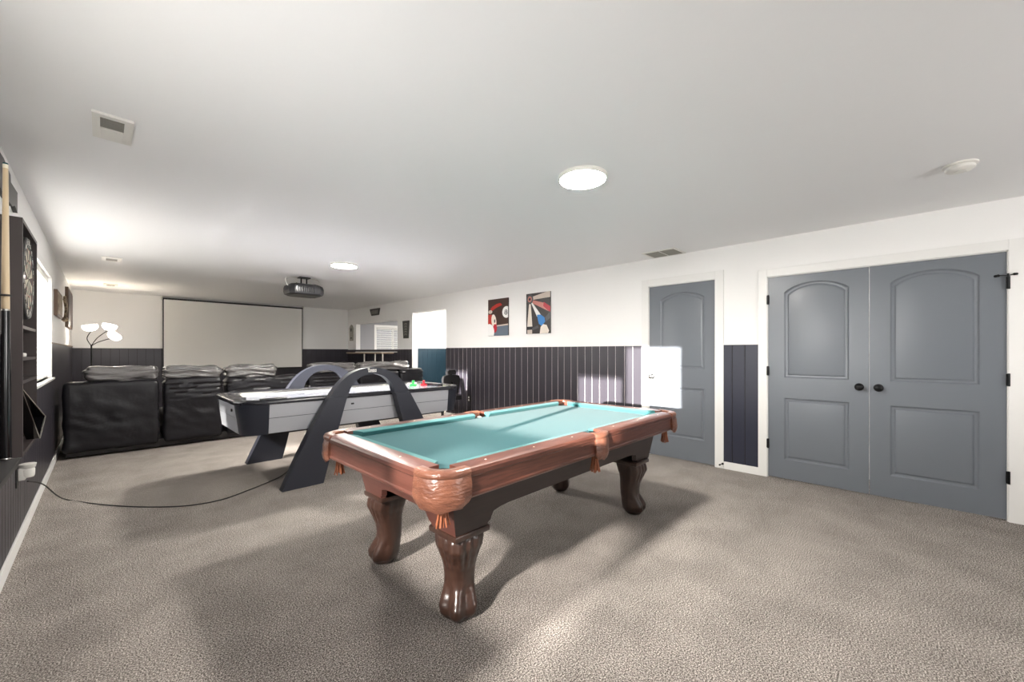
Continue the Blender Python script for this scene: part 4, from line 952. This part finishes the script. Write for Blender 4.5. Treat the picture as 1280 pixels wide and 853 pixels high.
# plug-in adapter + cord
t = thing('plug_in_adapter', 'white plug-in adapter on the left wall below the dark cabinet', 'plug adapter', (-0.36, 4.13, 0.42))
bm = B(); box(bm, XL + 0.0105, XL + 0.016, 4.07, 4.16, 0.40, 0.52, bev=0.002); obj('wall_plate', bm, 'black', t)
bm = B(); lathe(bm, [(0.001, 0), (0.028, 0), (0.033, 0.012), (0.034, 0.05), (0.030, 0.058), (0.036, 0.064), (0.04, 0.086), (0.036, 0.088), (0.001, 0.088)], (XL + 0.055, 4.125, 0.455), seg=24); obj('body', bm, 'plastic_white', t, 40)
bm = B(); box(bm, XL + 0.017, XL + 0.05, 4.095, 4.15, 0.44, 0.52, bev=0.006); obj('plug', bm, 'plastic_white', t, 40)
def fl(px, py):
    u = (px - 640) / 499; v_ = (440 - py) / 499; s_, c_ = 0.71614, 0.697957; t_ = -H / v_; return (t_ * (s_ + u * c_), t_ * (c_ - u * s_), 0.006)
cord = [(-0.345, 4.13, 0.425), (-0.30, 4.45, 0.32), (-0.25, 4.8, 0.136)] + [fl(*p) for p in ((85, 626), (120, 631), (155, 634), (190, 635), (225, 634), (252, 631), (280, 625), (305, 616), (330, 606), (350, 597), (362, 588), (378, 575), (395, 566))]
bm = B(); tube(bm, smoothpath(cord, 6), 0.0042, 7); tag(obj('power_cord', bm, 'cord', None, 60), 'thin black power cord curving across the carpet to the air hockey table', 'cord')
# framed pieces on the left wall beyond the window
t = thing('framed_picture', 'dark framed picture with ornate gold print beyond the left window', 'picture', (XL, 7.5, 1.72))
bm = B(); box(bm, XL + 0.0005, XL + 0.03, 7.13, 7.94, 1.715, 2.02, bev=0.002); obj('frame', bm, 'brown_wood', t)
bm = B(); box(bm, XL + 0.031, XL + 0.034, 7.18, 7.89, 1.74, 1.995); obj('print', bm, 'gold', t)
bm = B()
for k in range(7):
    a = -0.9 + 1.8 * k / 6
    tube(bm, smoothpath([(XL + 0.036, 8.3, 1.74), (XL + 0.05, 8.3 + 0.13 * math.sin(a), 1.86 + 0.02 * math.cos(a)), (XL + 0.04, 8.3 + 0.26 * math.sin(a * 1.2), 1.90 + 0.15 * math.cos(a))]), 0.013, 7)
bmesh.ops.create_uvsphere(bm, u_segments=14, v_segments=10, radius=0.035, matrix=Matrix.Translation((XL + 0.037, 8.3, 1.73)))
tag(obj('wall_ornament', bm, 'gold', None, 60), 'pale gold branching ornament between the two frames on the left wall', 'ornament')
t = thing('wooden_wall_board', 'long brown wooden board hanging on the left wall near the far corner', 'wall board', (XL, 9.7, 1.66))
bm = B(); box(bm, XL + 0.0005, XL + 0.035, 9.15, 10.35, 1.665, 2.28, bev=0.002); obj('board', bm, 'brown_wood', t)
bm = B(); box(bm, XL + 0.0355, XL + 0.04, 9.2, 10.3, 1.70, 2.245); obj('inner_panel', bm, 'cabin', t)

# floor lamp with tulip shades ------------------------------------------------
lp = thing('floor_lamp', 'lit floor lamp with three white tulip shades behind the left sofa', 'floor lamp', (-0.12, 9.8, 0))
bm = B(); lathe(bm, [(0.001, 0), (0.13, 0), (0.13, 0.012), (0.1, 0.022), (0.02, 0.03), (0.001, 0.031)], (-0.12, 9.8, 0)); obj('base', bm, 'black_metal', lp, 40)
bm = B(); cyl(bm, (-0.12, 9.8, 0.025), (-0.13, 9.8, 1.40), 0.011); obj('pole', bm, 'black_metal', lp, 40)
for (x, y, z, ax) in ((-0.13, 9.74, 1.63, (-0.2, -0.1, 1)), (0.07, 9.86, 1.655, (0.25, 0.1, 1)), (0.10, 9.70, 1.51, (0.7, -0.3, 0.75))):
    bm = B(); tube(bm, smoothpath([(-0.13, 9.8, 1.38), (-0.13 + (x + 0.13) * 0.35 - (0.05 if x < 0 else 0), 9.8 + (y - 9.8) * 0.5, 1.38 + (z - 1.38) * 0.5), (x, y, z)]), 0.006, 8); arm = obj('arm', bm, 'black_metal', lp, 40)
    bm = B(); lathe(bm, [(0.012, 0.0), (0.05, 0.008), (0.085, 0.035), (0.096, 0.07), (0.092, 0.10), (0.088, 0.10), (0.09, 0.07), (0.078, 0.04), (0.045, 0.016), (0.001, 0.012)], (x, y, z), ax, 28); obj('lamp_shade', bm, 'shade', arm, 50)
